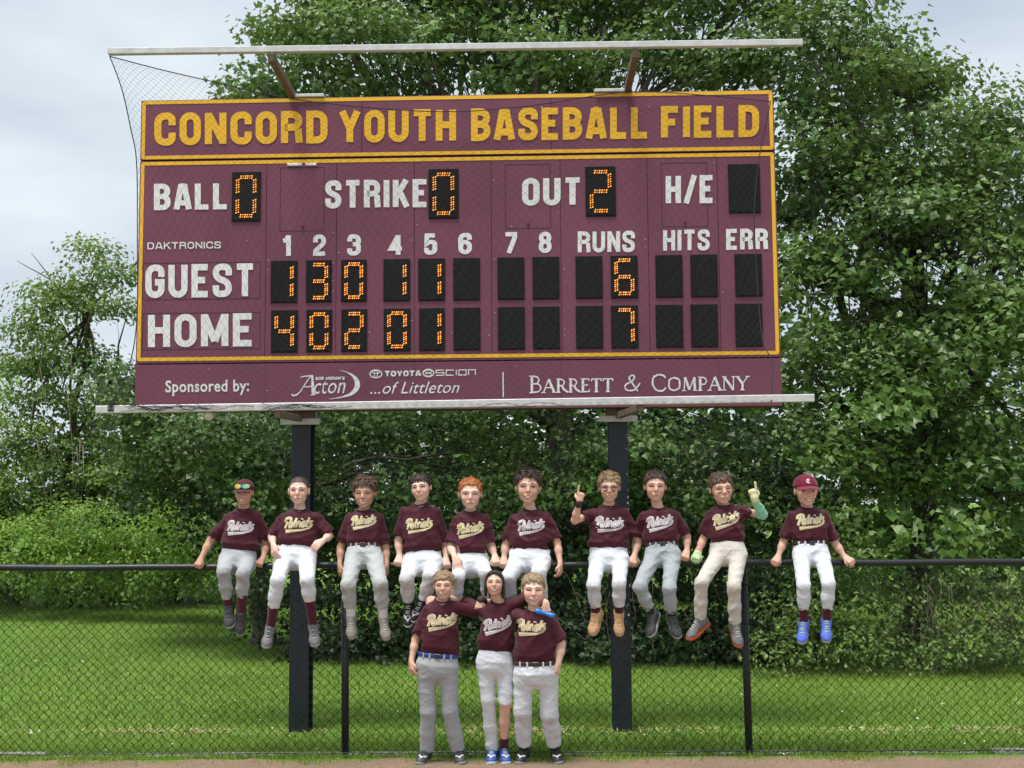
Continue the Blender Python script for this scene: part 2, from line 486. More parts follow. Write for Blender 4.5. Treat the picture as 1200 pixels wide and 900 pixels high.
# skeletons inside the unit square; ('c', path) is closed. second entry: relative width of the letter
q = .30
GL = {
 'C': (1, [[(1, .64), (1, 1, q), (0, 1, q), (0, 0, q), (1, 0, q), (1, .36)]]),
 'O': (1, [('c', [(0, 0, q), (0, 1, q), (1, 1, q), (1, 0, q)])]),
 'N': (1.02, [[(0, -.1), (0, 1.1)], [(1, -.1), (1, 1.1)], [(.02, 1.04), (.98, -.04)]]),
 'D': (1, [('c', [(0, 0), (0, 1), (1, 1, q), (1, 0, q)])]),
 'R': (1, [[(0, -.1), (0, 1), (1, 1, q), (1, .5, q * .8), (0, .5)], [(.95, .44), (1.04, -.1)]]),
 'P': (1, [[(0, -.1), (0, 1), (1, 1, q), (1, .44, q * .8), (0, .44)]]),
 'Y': (1.08, [[(-.02, 1.1), (.5, .42)], [(1.02, 1.1), (.5, .42)], [(.5, .5), (.5, -.1)]]),
 'U': (1, [[(0, 1.1), (0, 0, q), (1, 0, q), (1, 1.1)]]),
 'T': (.94, [[(-.16, 1), (1.16, 1)], [(.5, 1), (.5, -.1)]]),
 'H': (1, [[(0, -.1), (0, 1.1)], [(1, -.1), (1, 1.1)], [(0, .52), (1, .52)]]),
 'B': (1, [('c', [(0, .52), (0, 1), (.96, 1, q), (.96, .52, q * .7)]), ('c', [(0, 0), (0, .52), (1, .52, q * .7), (1, 0, q)])]),
 'A': (1.08, [[(-.04, -.1), (.38, 1.08)], [(1.04, -.1), (.62, 1.08)], [(.3, 1.0), (.7, 1.0)], [(.1, .2), (.9, .2)]]),
 'S': (1, [[(1, .68), (1, 1, q), (0, 1, q), (0, .6, q * .8), (1, .42, q * .8), (1, 0, q), (0, 0, q), (0, .32)]]),
 'E': (.86, [[(1.1, 1), (0, 1), (0, 0), (1.1, 0)], [(0, .52), (.95, .52)]]),
 'F': (.82, [[(1.1, 1), (0, 1), (0, -.1)], [(0, .5), (.95, .5)]]),
 'L': (.82, [[(0, 1.1), (0, 0), (1.1, 0)]]),
 'I': (0, [[(0, -.1), (0, 1.1)]]),
 'G': (1, [[(1, .66), (1, 1, q), (0, 1, q), (0, 0, q), (1, 0, q), (1, .46), (.5, .46)]]),
 'M': (1.35, [[(0, -.1), (0, 1.1)], [(1, -.1), (1, 1.1)], [(.02, 1.04), (.5, .08)], [(.98, 1.04), (.5, .08)]]),
 'K': (1, [[(0, -.1), (0, 1.1)], [(1.0, 1.1), (.06, .38)], [(.36, .6), (1.06, -.1)]]),
 'W': (1.4, [[(0, 1.1), (.25, 0)], [(.25, 0), (.5, 1)], [(.5, 1), (.75, 0)], [(.75, 0), (1, 1.1)]]),
 '/': (.7, [[(-.1, -.2), (1.1, 1.2)]]),
 '1': (.55, [[(1, -.1), (1, 1.1)], [(-.15, .78), (.5, .82), (1, 1.06)]]),
 '2': (1, [[(0, .66), (0, 1, q), (1, 1, q), (1, .6, .2), (0, .16, .1), (0, 0), (1.1, 0)]]),
 '3': (1, [[(0, .7), (0, 1, q), (1, 1, q), (1, .54, q * .7), (.35, .54)], [(.35, .54), (1, .54, q * .7), (1, 0, q), (0, 0, q), (0, .3)]]),
 '4': (1.1, [[(.72, -.1), (.72, 1.05)], [(.72, 1.0), (-.05, .26), (1.12, .26)]]),
 '5': (1, [[(1, 1), (.06, 1), (0, .5), (.3, .62, .1), (1, .62, q), (1, 0, q), (0, 0, q), (0, .28)]]),
 '6': (1, [[(1, .72), (1, 1, q), (0, 1, q), (0, .3)], ('c', [(0, 0, q), (0, .58, q), (1, .58, q), (1, 0, q)])]),
 '7': (1, [[(-.1, 1), (1, 1), (1, .8, .15), (.3, -.1)]]),
 '8': (1, [('c', [(.02, .54, q * .8), (.02, 1, q), (.98, 1, q), (.98, .54, q * .8)]), ('c', [(0, 0, q), (0, .54, q * .8), (1, .54, q * .8), (1, 0, q)])]),
 '&': (1.1, [[(1.1, -.1), (.1, .8, .1), (.3, 1, .2), (.7, 1, .2), (.7, .7, .2), (0, .4, .2), (0, 0, .25), (.6, 0, .3), (1.05, .5)]]),
 "'": (0, [[(0, .8), (0, 1.1)]]),
}
def text_quads(s, sw, lw, gap, space=.55):
    """quads of a word; height 1, stroke width sw, letter skeleton width lw. returns [(quad, layer)], total width"""
    x, out, layer = 0.0, [], 0
    for ch in s:
        if ch == ' ': x += space; continue
        wf, paths = GL[ch]
        w = lw * wf
        for p in paths:
            closed = isinstance(p, tuple)
            pp = p[1] if closed else p
            H = 1 - sw
            P = []
            for t in pp:
                px = x + sw / 2 + t[0] * w
                py = sw / 2 + min(max(t[1], -.001 if t[1] > -.05 else -sw / 2 / H), 1.0 if t[1] <= 1.02 else 1 + sw / 2 / H) * H
                if t[0] > 1.05 and t[1] in (0, 1): px = x + sw / 2 + w + sw * .32
                P.append((px, py) + tuple(t[2:]))
            Q = ribbon(fillet(P, closed), sw, closed)
            out += [(qq, layer % 7) for qq in Q]
            layer += 1
        x += w + sw + gap
    return out, x - gap
def px_text(name, s, x0, x1, yb0, yb1, ht0, ht1, mat_, parent, sw=.2, lw=.34, gap=.12, space=.5, off=.004, toboard=None, shear=0.0):
    """a word on the board between pixels x0..x1, base line yb0..yb1 (left, right), cap height ht0..ht1"""
    Q, W = text_quads(s, sw, lw, gap, space)
    mb = MB()
    for qd, layer in Q:
        P = []
        for v in qd:
            t = v[0] / W
            h = ht0 + (ht1 - ht0) * t
            x = x0 + (x1 - x0) * t + shear * v[1] * h
            y = yb0 + (yb1 - yb0) * t - v[1] * h
            u, w = board_uv(x, y)
            P.append(board_pt(u, w, off + layer * .0003))
        mb.add(P, [(0, 1, 2, 3)])
    return mb.build(name, mat_, parent)
def px_ribbon(mb, pts, w, off=.004, closed=False):
    """a drawn line on the board, in pixels"""
    for qd in ribbon(pts, w, closed):
        mb.add([board_pt(*board_uv(v[0], v[1]), off) for v in qd], [(0, 1, 2, 3)])
    return mb
def font_text(name, s, x0, x1, yb, yt, mat_, parent, bold=0.0, shear=0.0, slope=-.0135, off=.004, ref=.73):
    """a word in Blender's own font, made a mesh and laid on the board; yb base line at x0, yt cap top at x0"""
    cu = bpy.data.curves.new(name, 'FONT')
    cu.body = s; cu.size = 1.0; cu.offset = bold; cu.shear = shear; cu.space_character = 1.04 + bold * 2; cu.resolution_u = 3
    o = bpy.data.objects.new('tmp', cu); col.objects.link(o)
    bpy.context.view_layer.update()
    me = bpy.data.meshes.new_from_object(o.evaluated_get(bpy.context.evaluated_depsgraph_get()))
    bpy.data.objects.remove(o)
    xs_ = [v.co.x for v in me.vertices]; a, b = min(xs_), max(xs_)
    for v in me.vertices:
        x = x0 + (v.co.x - a) / (b - a) * (x1 - x0)
        y = yb + (x - x0) * slope - v.co.y / ref * (yb - yt)
        v.co = board_pt(*board_uv(x, y), off)
    me.update()
    return link_mesh(name, me, mat_, parent)

# ------------------------------------------------------------------ scoreboard
board = empty('scoreboard', (BO_C.x, BO_C.y, 0), 'large maroon baseball scoreboard with gold border and amber digits on two black posts', 'scoreboard')
Z = Vector((0, 0, 1)); BB = -BN
V_H = board_uv(163, 188.6)[1]             # joint below the header
V_M = board_uv(160, 427)[1]               # joint below the main part
U = lambda px, py: board_uv(px, py)[0]
DEPTH = .20
def cabinet(name, u0, u1, v0, v1, d0=0.0, depth=DEPTH, material='maroon_side'):
    return MB().box(board_pt(0, 0), BD, BB, Z, u0, u1, d0, depth, v0, v1).build(name, M[material], board)
cabinet('header_cabinet', 0, BO_W, V_H + .006, BO_ZT, .012)
cabinet('main_cabinet', 0, BO_W, V_M + .005, V_H - .006, .012)
cabinet('sponsor_cabinet', 0, BO_W, BO_ZB, V_M - .005, .012)
def face(name, u0, u1, v0, v1, k=.0024):
    return MB().bbox(board_pt(0, 0), BD, BB, Z, u0 + k, u1 - k, 0, .0115, v0, v1, .0015).build(name, M['maroon_panel'], board)
seams = [0] + [U(x, 300) for x in (311.5, 394, 485.5, 576, 657.5, 760, 842.5)] + [BO_W]
for a, b in zip(seams[:-1], seams[1:]): face('face_panel', a, b, V_M + .006, V_H - .007)
hs = [0] + [U(424, 150), U(646, 150)] + [BO_W]
for a, b in zip(hs[:-1], hs[1:]): face('header_panel', a, b, V_H + .007, BO_ZT)
sp = [0, U(311.5, 450), U(485.5, 450), U(657.5, 450), U(842, 450), BO_W]
for a, b in zip(sp[:-1], sp[1:]): face('sponsor_panel', a, b, BO_ZB, V_M - .006, .0012)

def rect_border(name, u0, u1, v0, v1, w, r, mat_, off=.003):
    mb = MB()
    path = fillet([(u0, v0, r), (u0, v1, r), (u1, v1, r), (u1, v0, r)], True)
    for qd in ribbon(path, w, True): mb.add([board_pt(p[0], p[1], off) for p in qd], [(0, 1, 2, 3)])
    return mb.build(name, mat_, board)
bw = .031
rect_border('header_border', .012 + bw / 2, BO_W - .012 - bw / 2, V_H + .012 + bw / 2, BO_ZT - .006 - bw / 2, bw, .010, M['gold_vinyl'])
rect_border('main_border', .012 + bw / 2, BO_W - .012 - bw / 2, V_M + .026 + bw / 2, V_H - .012 - bw / 2, bw, .010, M['gold_vinyl'])
for nm, u0, u1, v0, v1 in (('u', 0, 0, 0, 0),): pass

GV, WV = M['gold_vinyl'], M['white_vinyl']
yb = lambda x: 171.0 + (x - 181) * (160.6 - 171.0) / 708
ht = lambda x: 38.8 + (x - 181) * (37.6 - 38.8) / 708
for w, x0, x1, lw in (('CONCORD', 181, 384, .42), ('YOUTH', 397.5, 534.5, .42), ('BASEBALL', 552, 759.5, .40), ('FIELD', 774.5, 889.5, .41)):
    px_text('header_lettering', w, x0, x1, yb(x0), yb(x1), ht(x0), ht(x1), GV, board, sw=.212, lw=lw, gap=.115)
def word(s, x0, x1, y0t, y0b, sw=.195, lw=.35, gap=.11, name='lettering', slope=-.0136, **k):
    dy = (x1 - x0) * slope
    return px_text(name, s, x0, x1, y0b, y0b + dy, y0b - y0t, y0b - y0t, WV, board, sw=sw, lw=lw, gap=gap, **k)
word('BALL', 180.5, 267, 215.5, 246.5)
word('STRIKE', 381, 501, 211.5, 244.5)
word('OUT', 611.8, 680.7, 208.8, 241.3)
word('H/E', 780, 836, 205.9, 238.9)
word('GUEST', 170.5, 298, 310.3, 349.5, sw=.195, lw=.40, gap=.12)
word('HOME', 173.5, 296.5, 368.5, 407.5, sw=.195, lw=.42, gap=.12)
for s, x0, x1, yt in (('1', 330, 341, 275.5), ('2', 367, 382, 275), ('3', 407, 423, 274.7), ('4', 456, 472.5, 274.2), ('5', 497, 512.5, 273.7), ('6', 537, 553, 273.1), ('7', 590.5, 606, 272.2), ('8', 631.3, 646.3, 271.7)):
    word(s, x0, x1, yt, yt + 25, sw=.20, name='inning_number')
word('RUNS', 677, 744, 271.3, 296.3, sw=.195, lw=.42)
word('HITS', 777, 831.6, 269.6, 294.3, sw=.195, lw=.40)
word('ERR', 850.8, 899.8, 268.4, 293)
word('DAKTRONICS', 173, 259, 284.3, 292.3, sw=.17, lw=.78, gap=.2, name='maker_lettering')
# sponsor strip
font_text('sponsor_lettering', 'Sponsored by:', 194, 292, 459.5, 445.5, WV, board, bold=.022, ref=.73)
# first sponsor: italic word with a large initial, tiny line above, a crescent stroke round the end
font_text('sponsor_lettering', 'cton', 368, 405, 461.5, 442.0, WV, board, bold=.002, shear=.3, slope=-.03)
mb = MB()
px_ribbon(mb, [(341.5, 462), (344, 463.6), (347.5, 463), (352, 459), (362, 443.5), (366, 440.4)], [1.2, 2.0, 1.6, 1.2, 1.1, 1.2])
px_ribbon(mb, [(352, 442.6), (356, 441), (366, 440.4), (366.6, 452), (367, 463)], [.9, 1, 2.0, 3.4, 3.2], .0045)
px_ribbon(mb, [(356, 453.5), (366.5, 453)], 1.2, .005); px_ribbon(mb, [(364, 463), (369.8, 462.6)], 1.0, .0054)
mb.build('sponsor_lettering', WV, board)
mb = MB()
pa = []; pw = []
for k in range(25):
    t = R(-72 + k * 148 / 24 + 4)
    cx, cy = 387, 450.3
    pa.append((cx + 32 * math.cos(t) - .25 * 17 * math.sin(t) * 0 - (1 if k > 18 else 0) * (k - 18) * 1.2, cy + 17.6 * math.sin(t)))
    pw.append(.5 + 5.6 * math.sin(math.pi * k / 24) ** 2)
px_ribbon(mb, pa, pw)
mb.build('sponsor_crescent', WV, board)
word("BOB MORAN'S", 370, 404, 441.6, 445.4, sw=.24, lw=.5, name='sponsor_lettering', slope=-.01)
def ellipse(cx, cy, rx, ry, n=24, t0=0, t1=360): return [(cx + rx * math.cos(R(t0 + (t1 - t0) * k / n)), cy + ry * math.sin(R(t0 + (t1 - t0) * k / n))) for k in range(n + (t1 - t0 < 360))]
mb = MB()
px_ribbon(mb, ellipse(440.6, 438.2, 7.0, 4.6), 1.25, closed=True)
px_ribbon(mb, ellipse(440.6, 435.9, 4.6, 1.9), .9, .0044, True)
px_ribbon(mb, ellipse(440.6, 438.3, 1.9, 4.2), .9, .0048, True)
mb.build('sponsor_emblem', WV, board)
word('TOYOTA', 451, 493.5, 434.6, 441.4, sw=.26, lw=.62, gap=.1, name='sponsor_lettering')
mb = MB()
px_ribbon(mb, ellipse(502, 437.2, 6.3, 4.4), 1.2, closed=True)
for s in (-1, 1): px_ribbon(mb, ellipse(502, 437.2 + s * 1.9, 4.0, 1.6), .9, .0044 + s * .0003, True)
mb.build('sponsor_emblem', WV, board)
X = 511
for pth in ([(9, 0), (0, 0), (0, 3), (9, 3), (9, 6), (0, 6)], [(9, 0), (0, 0), (0, 6), (9, 6)], [(0, 0), (0, 6)], [(0, 0), (8.5, 0), (8.5, 6), (0, 6), (0, 0)], [(0, 6), (0, 0), (8, 0), (8, 6)]):
    off_ = .004
    mb = MB(); px_ribbon(mb, [(X + a, 433.9 + b - (X + a - 511) * .0136) for a, b in pth], 1.15, off_)
    X += max(a for a, b in pth) + 2.9
    mb.build('sponsor_lettering', WV, board)
font_text('sponsor_lettering', '...of Littleton', 434, 538.5, 461.6, 447.0, WV, board, bold=.0, shear=.35, slope=-.012)
mb = MB(); px_ribbon(mb, [(589.5, 436), (589.8, 465.5)], 1.4); mb.build('sponsor_divider', WV, board)
# second sponsor: capitals with serifs
def serif_word(s, x0, x1, yb_, hcap, big):
    mb = MB()
    SG = {
     'B': (.62, [([(0.14, 0), (.14, 1)], .13), ([(.14, .97), (.42, .97, .2), (.5, .74, .15), (.4, .53, .1), (.14, .53)], .07), ([(.14, .53), (.5, .53, .2), (.6, .27, .2), (.48, .03, .2), (.14, .03)], .075)], [(.14, 0), (.14, 1)]),
     'A': (.78, [([(.06, 0), (.38, 1)], .06), ([(.38, 1), (.72, 0)], .13), ([(.18, .36), (.56, .36)], .06)], [(.06, 0), (.72, 0)]),
     'R': (.70, [([(.14, 0), (.14, 1)], .13), ([(.14, .97), (.42, .97, .2), (.52, .74, .15), (.42, .5, .1), (.14, .5)], .07), ([(.34, .5), (.5, .2, .2), (.74, 0)], .11)], [(.14, 0), (.14, 1)]),
     'E': (.58, [([(.14, 0), (.14, 1)], .13), ([(.14, .97), (.5, .97), (.52, .82)], .06), ([(.14, .52), (.46, .52)], .06), ([(.14, .03), (.52, .03), (.56, .2)], .06)], [(.14, 0), (.14, 1)]),
     'T': (.66, [([(.33, 0), (.33, 1)], .13), ([(.03, .8), (.05, .97), (.61, .97), (.63, .8)], .06)], [(.33, 0)]),
     'C': (.76, [([(.7, .78), (.62, .92, .1), (.4, 1, .3), (.08, .85, .3), (.06, .4, .3), (.25, 0, .3), (.6, .0, .2), (.72, .2)], .095)], []),
     'O': (.84, [([(.08, .5), (.1, .85, .25), (.42, 1, .25), (.74, .85, .25), (.76, .2, .25), (.42, 0, .25), (.1, .15, .25), (.08, .5)], .09)], []),
     'M': (.92, [([(.12, 0), (.17, 1)], .06), ([(.17, 1), (.46, .06)], .13), ([(.46, .06), (.75, 1)], .06), ([(.75, 1), (.8, 0)], .13)], [(.12, 0), (.8, 0)]),
     'P': (.6, [([(.14, 0), (.14, 1)], .13), ([(.14, .97), (.42, .97, .2), (.54, .72, .15), (.44, .46, .1), (.14, .46)], .07)], [(.14, 0), (.14, 1)]),
     'N': (.84, [([(.12, 0), (.12, 1)], .06), ([(.12, 1), (.7, 0)], .13), ([(.7, 0), (.7, 1)], .06)], [(.12, 0), (.7, 1), (.12, 1)]),
     'Y': (.72, [([(.04, 1), (.36, .46)], .13), ([(.68, 1), (.36, .46)], .06), ([(.36, .5), (.36, 0)], .12)], [(.36, 0), (.04, 1), (.68, 1)]),
     '&': (.95, [([(.86, .5), (.6, .05, .3), (.15, .05, .25), (.1, .4, .2), (.5, .62, .2), (.62, .9, .15), (.42, 1, .15), (.3, .8, .1), (.75, 0)], .08)], []),
    }
    # widths
    tot = 0
    for i, ch in enumerate(s): tot += .42 if ch == ' ' else SG[ch][0] * (1 if i in big else .80) + .05
    x = 0
    for i, ch in enumerate(s):
        if ch == ' ':
            x += .42; mb.build('sponsor_lettering', WV, board); mb = MB(); continue
        k = 1 if i in big else .80
        w, st, se = SG[ch]
        lay = 0
        def T(p): 
            X_ = x0 + (x + p[0] * k) / tot * (x1 - x0)
            return (X_, yb_ - (X_ - x0) * .0136 - p[1] * k * hcap)
        sx = (x1 - x0) / tot
        for path, wd in st:
            pp = [T(p) for p in fillet(path)]
            px_ribbon(mb, pp, wd * hcap * 1.15, .004 + lay * .0003); lay += 1
        for sx_, sy_ in se:
            a, b = T((sx_ - .13, sy_)), T((sx_ + .13, sy_))
            px_ribbon(mb, [a, b], hcap * .06, .004 + lay * .0003); lay += 1
        x += w * k + .05
    mb.build('sponsor_lettering', WV, board)
serif_word('BARRETT & COMPANY', 620, 878, 460.3, 19.5, {0, 8, 10})

# digit displays with their lamps
SEG = {'0': 'abcdef', '1': 'bc', '2': 'abged', '3': 'abgcd', '4': 'fgbc', '6': 'afgedc', '7': 'abc', '': ''}
lamp_me = {}
def lamp_mesh(horizontal, L):
    key = (horizontal, round(L, 3))
    if key in lamp_me: return lamp_me[key]
    mb = MB()
    n = 6
    for r_ in range(2):
        for i in range(n):
            t = (i + .5) / n * L - L / 2
            s_ = (r_ - .5) * .019
            cx, cz = (t + r_ * .004, s_) if horizontal else (s_, t + r_ * .006)
            P = []
            for k in range(6):
                w = math.pi * 2 * k / 6
                P.append(Vector((cx + .0068 * math.cos(w), 0, cz + .0068 * math.sin(w))))
            P2 = [Vector((cx + (p.x - cx) * .7, -.006, cz + (p.z - cz) * .7)) for p in P]
            mb.add(P + P2, [tuple(range(6, 12))] + [(k, (k + 1) % 6, 6 + (k + 1) % 6, 6 + k) for k in range(6)])
    me = mb.mesh('lamp_segment')
    me.materials.append(M['led_on']); me.materials.append(M['led_red'])
    for i, p in enumerate(me.polygons): p.material_index = 1 if (i // 7) % 3 == 1 else 0
    lamp_me[key] = me
    return me
frame_rot = Matrix.Rotation(-BO_YAW, 4, 'Z')
disp_mesh = {}
def digit(x0, x1, y0, y1, ch):
    ua, vb = board_uv(x0, y1); ub, vt = board_uv(x1, y0)
    ub = ua + (ub - ua); w, h = ub - ua, vt - vb
    c = board_pt((ua + ub) / 2, (vt + vb) / 2, 0)
    key = (round(w, 2), round(h, 2))
    w, h = key
    if key not in disp_mesh:
        mb = MB().bbox(Vector(), Vector((1, 0, 0)), Vector((0, 1, 0)), Vector((0, 0, 1)), -w / 2, w / 2, -.012, .006, -h / 2, h / 2, .003)
        mb.box(Vector(), Vector((1, 0, 0)), Vector((0, 1, 0)), Vector((0, 0, 1)), -w / 2 + .012, w / 2 - .012, -.0145, -.013, -h / 2 + .012, h / 2 - .012)
        me = mb.mesh('digit_display'); me.materials.append(M['digit_black'])
        disp_mesh[key] = me
    o = bpy.data.objects.new('digit_display', disp_mesh[key]); col.objects.link(o)
    o.parent = board
    o.matrix_local = Matrix.Translation(c - board.location) @ frame_rot
    a, b = w * .30, h * .205
    pos = {'a': (0, h * .39, 1), 'g': (0, 0, 1), 'd': (0, -h * .39, 1), 'f': (-w * .30, b - .005 + h * .0, 0), 'b': (w * .30, b, 0), 'e': (-w * .30, -b, 0), 'c': (w * .30, -b, 0)}
    pos['f'] = (-w * .30, b, 0)
    for s_ in SEG[ch]:
        dx, dz, hor = pos[s_]
        me = lamp_mesh(bool(hor), w * .46 if hor else h * .29)
        l = bpy.data.objects.new('lamp_segment', me); col.objects.link(l)
        l.parent = o; l.location = (dx, -.0148, dz)
    if not ch:
        tag(o, 'unlit black digit display')
    return o
digit(271.5, 306, 201.5, 260, '0'); digit(502.5, 537, 198, 257, '0'); digit(686.3, 721, 195.3, 254, '2'); digit(854.5, 889.5, 192, 250.5, '')
cols = [(317.5, 348.5), (358.5, 389), (399.5, 430), (449.5, 480.5), (490.5, 521), (531.5, 562), (583.5, 614), (624.5, 655), (675, 705.5), (716, 747), (768.5, 799.5), (809.5, 840.5), (861.5, 892.5)]
for (a, b), g, h_ in zip(cols, ['1', '3', '0', '1', '1', '', '', '', '', '6', '', '', ''], ['4', '0', '2', '0', '1', '', '', '', '', '7', '', '', '']):
    y = 305.3 - (a - 317) * .0142
    digit(a, b, y, y + 50.2, g)
    y = 363.3 - (a - 317) * .0135
    digit(a + .4, b + .4, y, y + 50.5, h_)
# access hatches and the outlines of the team name plates (thin raised plates with a dark joint)
def hatch(name, x0, x1, y0, y1, off=.0):
    ua, vb = board_uv(x0, y1); ub, vt = board_uv(x1, y0)
    mb = MB()
    for qd in ribbon([(ua, vb), (ua, vt), (ub, vt), (ub, vb)], .006, True): mb.add([board_pt(p[0], p[1], .0012) for p in qd], [(0, 1, 2, 3)])
    mb.build(name, M['seam'], board)
hatch('hatch_joint', 328, 380, 196, 271); hatch('hatch_joint', 592.5, 644.5, 192.5, 268); hatch('hatch_joint', 776, 828, 190.5, 266)
hatch('name_plate_joint', 167, 305, 307, 351.5); hatch('name_plate_joint', 167, 305, 366, 410)
for x, y in ((355, 266), (619, 263), (803, 261)):
    u, v = board_uv(x, y); MB().tube([board_pt(u, v, 0), board_pt(u, v, .012)], .011, 10).build('hatch_latch', M['seam'], board)
for x0, x1, y in ((337, 354, 193.3), (358, 371, 193)):
    u0, v = board_uv(x0, y); u1, _ = board_uv(x1, y)
    MB().bbox(board_pt(0, 0), BD, BB, Z, u0, u1, -.012, -.002, v - .011, v + .011, .003).build('hinge_plate', M['steel_bright'], board)
# rivets
mb = MB()
for i in range(46):
    u = rnd.uniform(.2, BO_W - .2); v = rnd.uniform(BO_ZB + .1, BO_ZT - .1)
    if i % 3: u = rnd.choice(seams[1:-1]) + rnd.choice((-.025, .025))
    mb.tube([board_pt(u, v, 0), board_pt(u, v, .0035)], .004, 6)
tag(mb.build('rivets', M['steel_bright'], board), kind='stuff')

# posts: wide-flange steel, behind the board
def post(xl, xr, ybot, back=.24):
    P0 = BL + BB * back
    a = on_plane(xl, ybot, P0, BN); b = on_plane(xr, ybot, P0, BN)
    ua, ub = (a - P0).dot(BD), (b - P0).dot(BD)
    O = P0
    w = ub - ua
    mb = MB()
    top = BO_ZT - .03
    mb.bbox(O, Z, BD, BB, -.3, top, ua, ub, 0, .016, .003)
    mb.bbox(O, Z, BD, BB, -.3, top, ua, ub, .20, .216, .003)
    mb.box(O, Z, BD, BB, -.3, top, (ua + ub) / 2 - .006, (ua + ub) / 2 + .006, .0162, .1998)
    p = mb.build('post', M['post_black'], board)
    # chips of paint off the right hand edge
    ch = MB()
    for k in range(34):
        z = rnd.uniform(1.2, BO_ZB) ; u = ub - abs(rnd.gauss(0, .006)) if xl > 600 else rnd.choice((ua, ub)) + rnd.uniform(-.004, .001)
        if xl > 600 and k % 4 == 0: z = rnd.uniform(.9, 1.2); u = rnd.uniform(ua + .02, ub - .01)
        if xl < 600 and k % 5: continue
        s_ = rnd.uniform(.004, .012)
        ch.add([O + BD * (u + s_ * dx) + Z * (z + s_ * 1.6 * dz) + BN * .0012 for dx, dz in ((-.5, -.3), (.2, -.6), (.5, .2), (.0, .6), (-.4, .3))], [(0, 1, 2, 3, 4)])
    ch.build('paint_chips', M['steel_bright'], p)
    # clamp plate at the foot of the board
    zb_ = BO_ZB - .075
    MB().bbox(O, BD, BB, Z, ua - .085, ub + .085, -.06, -.004, zb_ - .035, zb_ + .02, .006).build('clamp_plate', M['galv'], board)
    MB().box(O, BD, BB, Z, ua - .03, ub + .03, -.058, .0, zb_ + .021, zb_ + .10).build('clamp_bracket', M['rust'], board)
    return (ua + ub) / 2
UP1 = post(338, 361, 857); UP2 = post(718.5, 741, 852)
# seat plates on top of the board where the arms start
for u in (U(360, 113), U(717, 107)):
    MB().bbox(board_pt(0, 0), BD, BB, Z, u - .15, u + .15, -.03, .14, BO_ZT + .001, BO_ZT + .028, .004).build('cap_plate', M['galv'], board)

# ------------------------------------------------------------------ net frame and net in front of the board
NET_OFF = 1.0
netf = empty('net_frame', tuple(board_pt(BO_W / 2, BO_ZB, NET_OFF)), 'pair of long pale steel bars on rusty arms holding the net before the scoreboard', 'net frame')
NP = BL + BN * NET_OFF
def npu(px, py):
    P = on_plane(px, py, NP, BN); return (P - NP).dot(BD), P.z
tu0, tz0 = npu(127.5, 60.8); tu1, tz1 = npu(940, 50.2)
bu0, bz0 = npu(113.5, 480.2); bu1, bz1 = npu(953.5, 466.5)
tz = (tz0 + tz1) / 2; bz = (bz0 + bz1) / 2
def bar(name, u0, z0, u1, z1, w):
    A = NP + BD * u0 + Z * z0; B = NP + BD * u1 + Z * z1
    X_ = (B - A).normalized(); Y_ = BB; Z_ = X_.cross(Y_)
    if Z_.z < 0: Z_ = -Z_
    return MB().bbox(A, X_, Y_, Z_, 0, (B - A).length, -w / 2, w / 2, -w / 2, w / 2, .004).build(name, M['galv'], netf)
bar('top_bar', tu0, tz0, tu1, tz1, .050); bar('bottom_bar', bu0, bz0, bu1, bz1, .058)
def arm(A, B, w, name='arm', m_='rust'):
    X_ = (B - A).normalized(); Y_ = BD; Z_ = X_.cross(Y_).normalized(); Y_ = Z_.cross(X_).normalized()
    return MB().bbox(A, X_, Y_, Z_, 0, (B - A).length, -w / 2, w / 2, -w / 2, w / 2, .004).build(name, M[m_], netf)
for u, pt in ((U(342.5, 113), (318, 61)), (U(735.5, 107), (745, 56))):
    a, b = npu(*pt)
    arm(board_pt(u, BO_ZT + .03, -.02), NP + BD * a + Z * (b - .045), .058)
for u, pt in ((UP1, (325, 478)), (UP2, (751, 470))):
    a, b = npu(*pt)
    arm(board_pt(u, BO_ZB - .06, -.15), NP + BD * a + Z * (b - .05), .05)

# the net: a diamond lattice hung between drooping ropes (u, z, distance out from the board)
def lerp_pts(pts, t):
    n = len(pts) - 1; i = min(int(t * n), n - 1); f = t * n - i
    p0 = pts[max(i - 1, 0)]; p1 = pts[i]; p2 = pts[i + 1]; p3 = pts[min(i + 2, n)]
    r_ = []
    for a, b, c, d in zip(p0, p1, p2, p3):
        r_.append(.5 * ((2 * b) + (-a + c) * f + (2 * a - 5 * b + 4 * c - d) * f * f + (-a + 3 * b - 3 * c + d) * f ** 3))
    return Vector(r_)
def netp(px, py, out):
    P = on_plane(px, py, BL + BN * out, BN); return P
topc = [netp(128.5, 66, .98), netp(190, 82, .85), netp(255, 97, .60), netp(320, 112, .30), netp(400, 123, .12), netp(520, 131, .10), netp(620, 124, .08), netp(735, 108, .05), netp(830, 112, .06), netp(903, 119, .08)]
botc = [NP + BD * (bu0 + .12 + (bu1 - bu0 - .45) * k / 9) + Z * (bz + .0 - (.01 if k else .0)) + BN * .036 for k in range(10)]
lefc = [topc[0], netp(143, 105, .9), netp(153, 150, .66), netp(160, 190, .42), netp(161, 280, .50), netp(160, 380, .72), netp(148, 440, .9), botc[0]]
rigc = [topc[-1], netp(897, 150, .10), netp(889, 190, .14), netp(884, 250, .24), netp(888, 340, .45), netp(894, 400, .65), netp(905, 425, .82), botc[-1]]
def coons(a, b):
    P = lerp_pts(topc, a) * (1 - b) + lerp_pts(botc, a) * b + lerp_pts(lefc, b) * (1 - a) + lerp_pts(rigc, b) * a
    P -= topc[0] * (1 - a) * (1 - b) + topc[-1] * a * (1 - b) + botc[0] * (1 - a) * b + botc[-1] * a * b
    P += BN * (.02 * math.sin(a * 31 + b * 7) * math.sin(b * 9 + a * 3) * math.sin(b * math.pi))
    return P
GA, GB = 72, 38
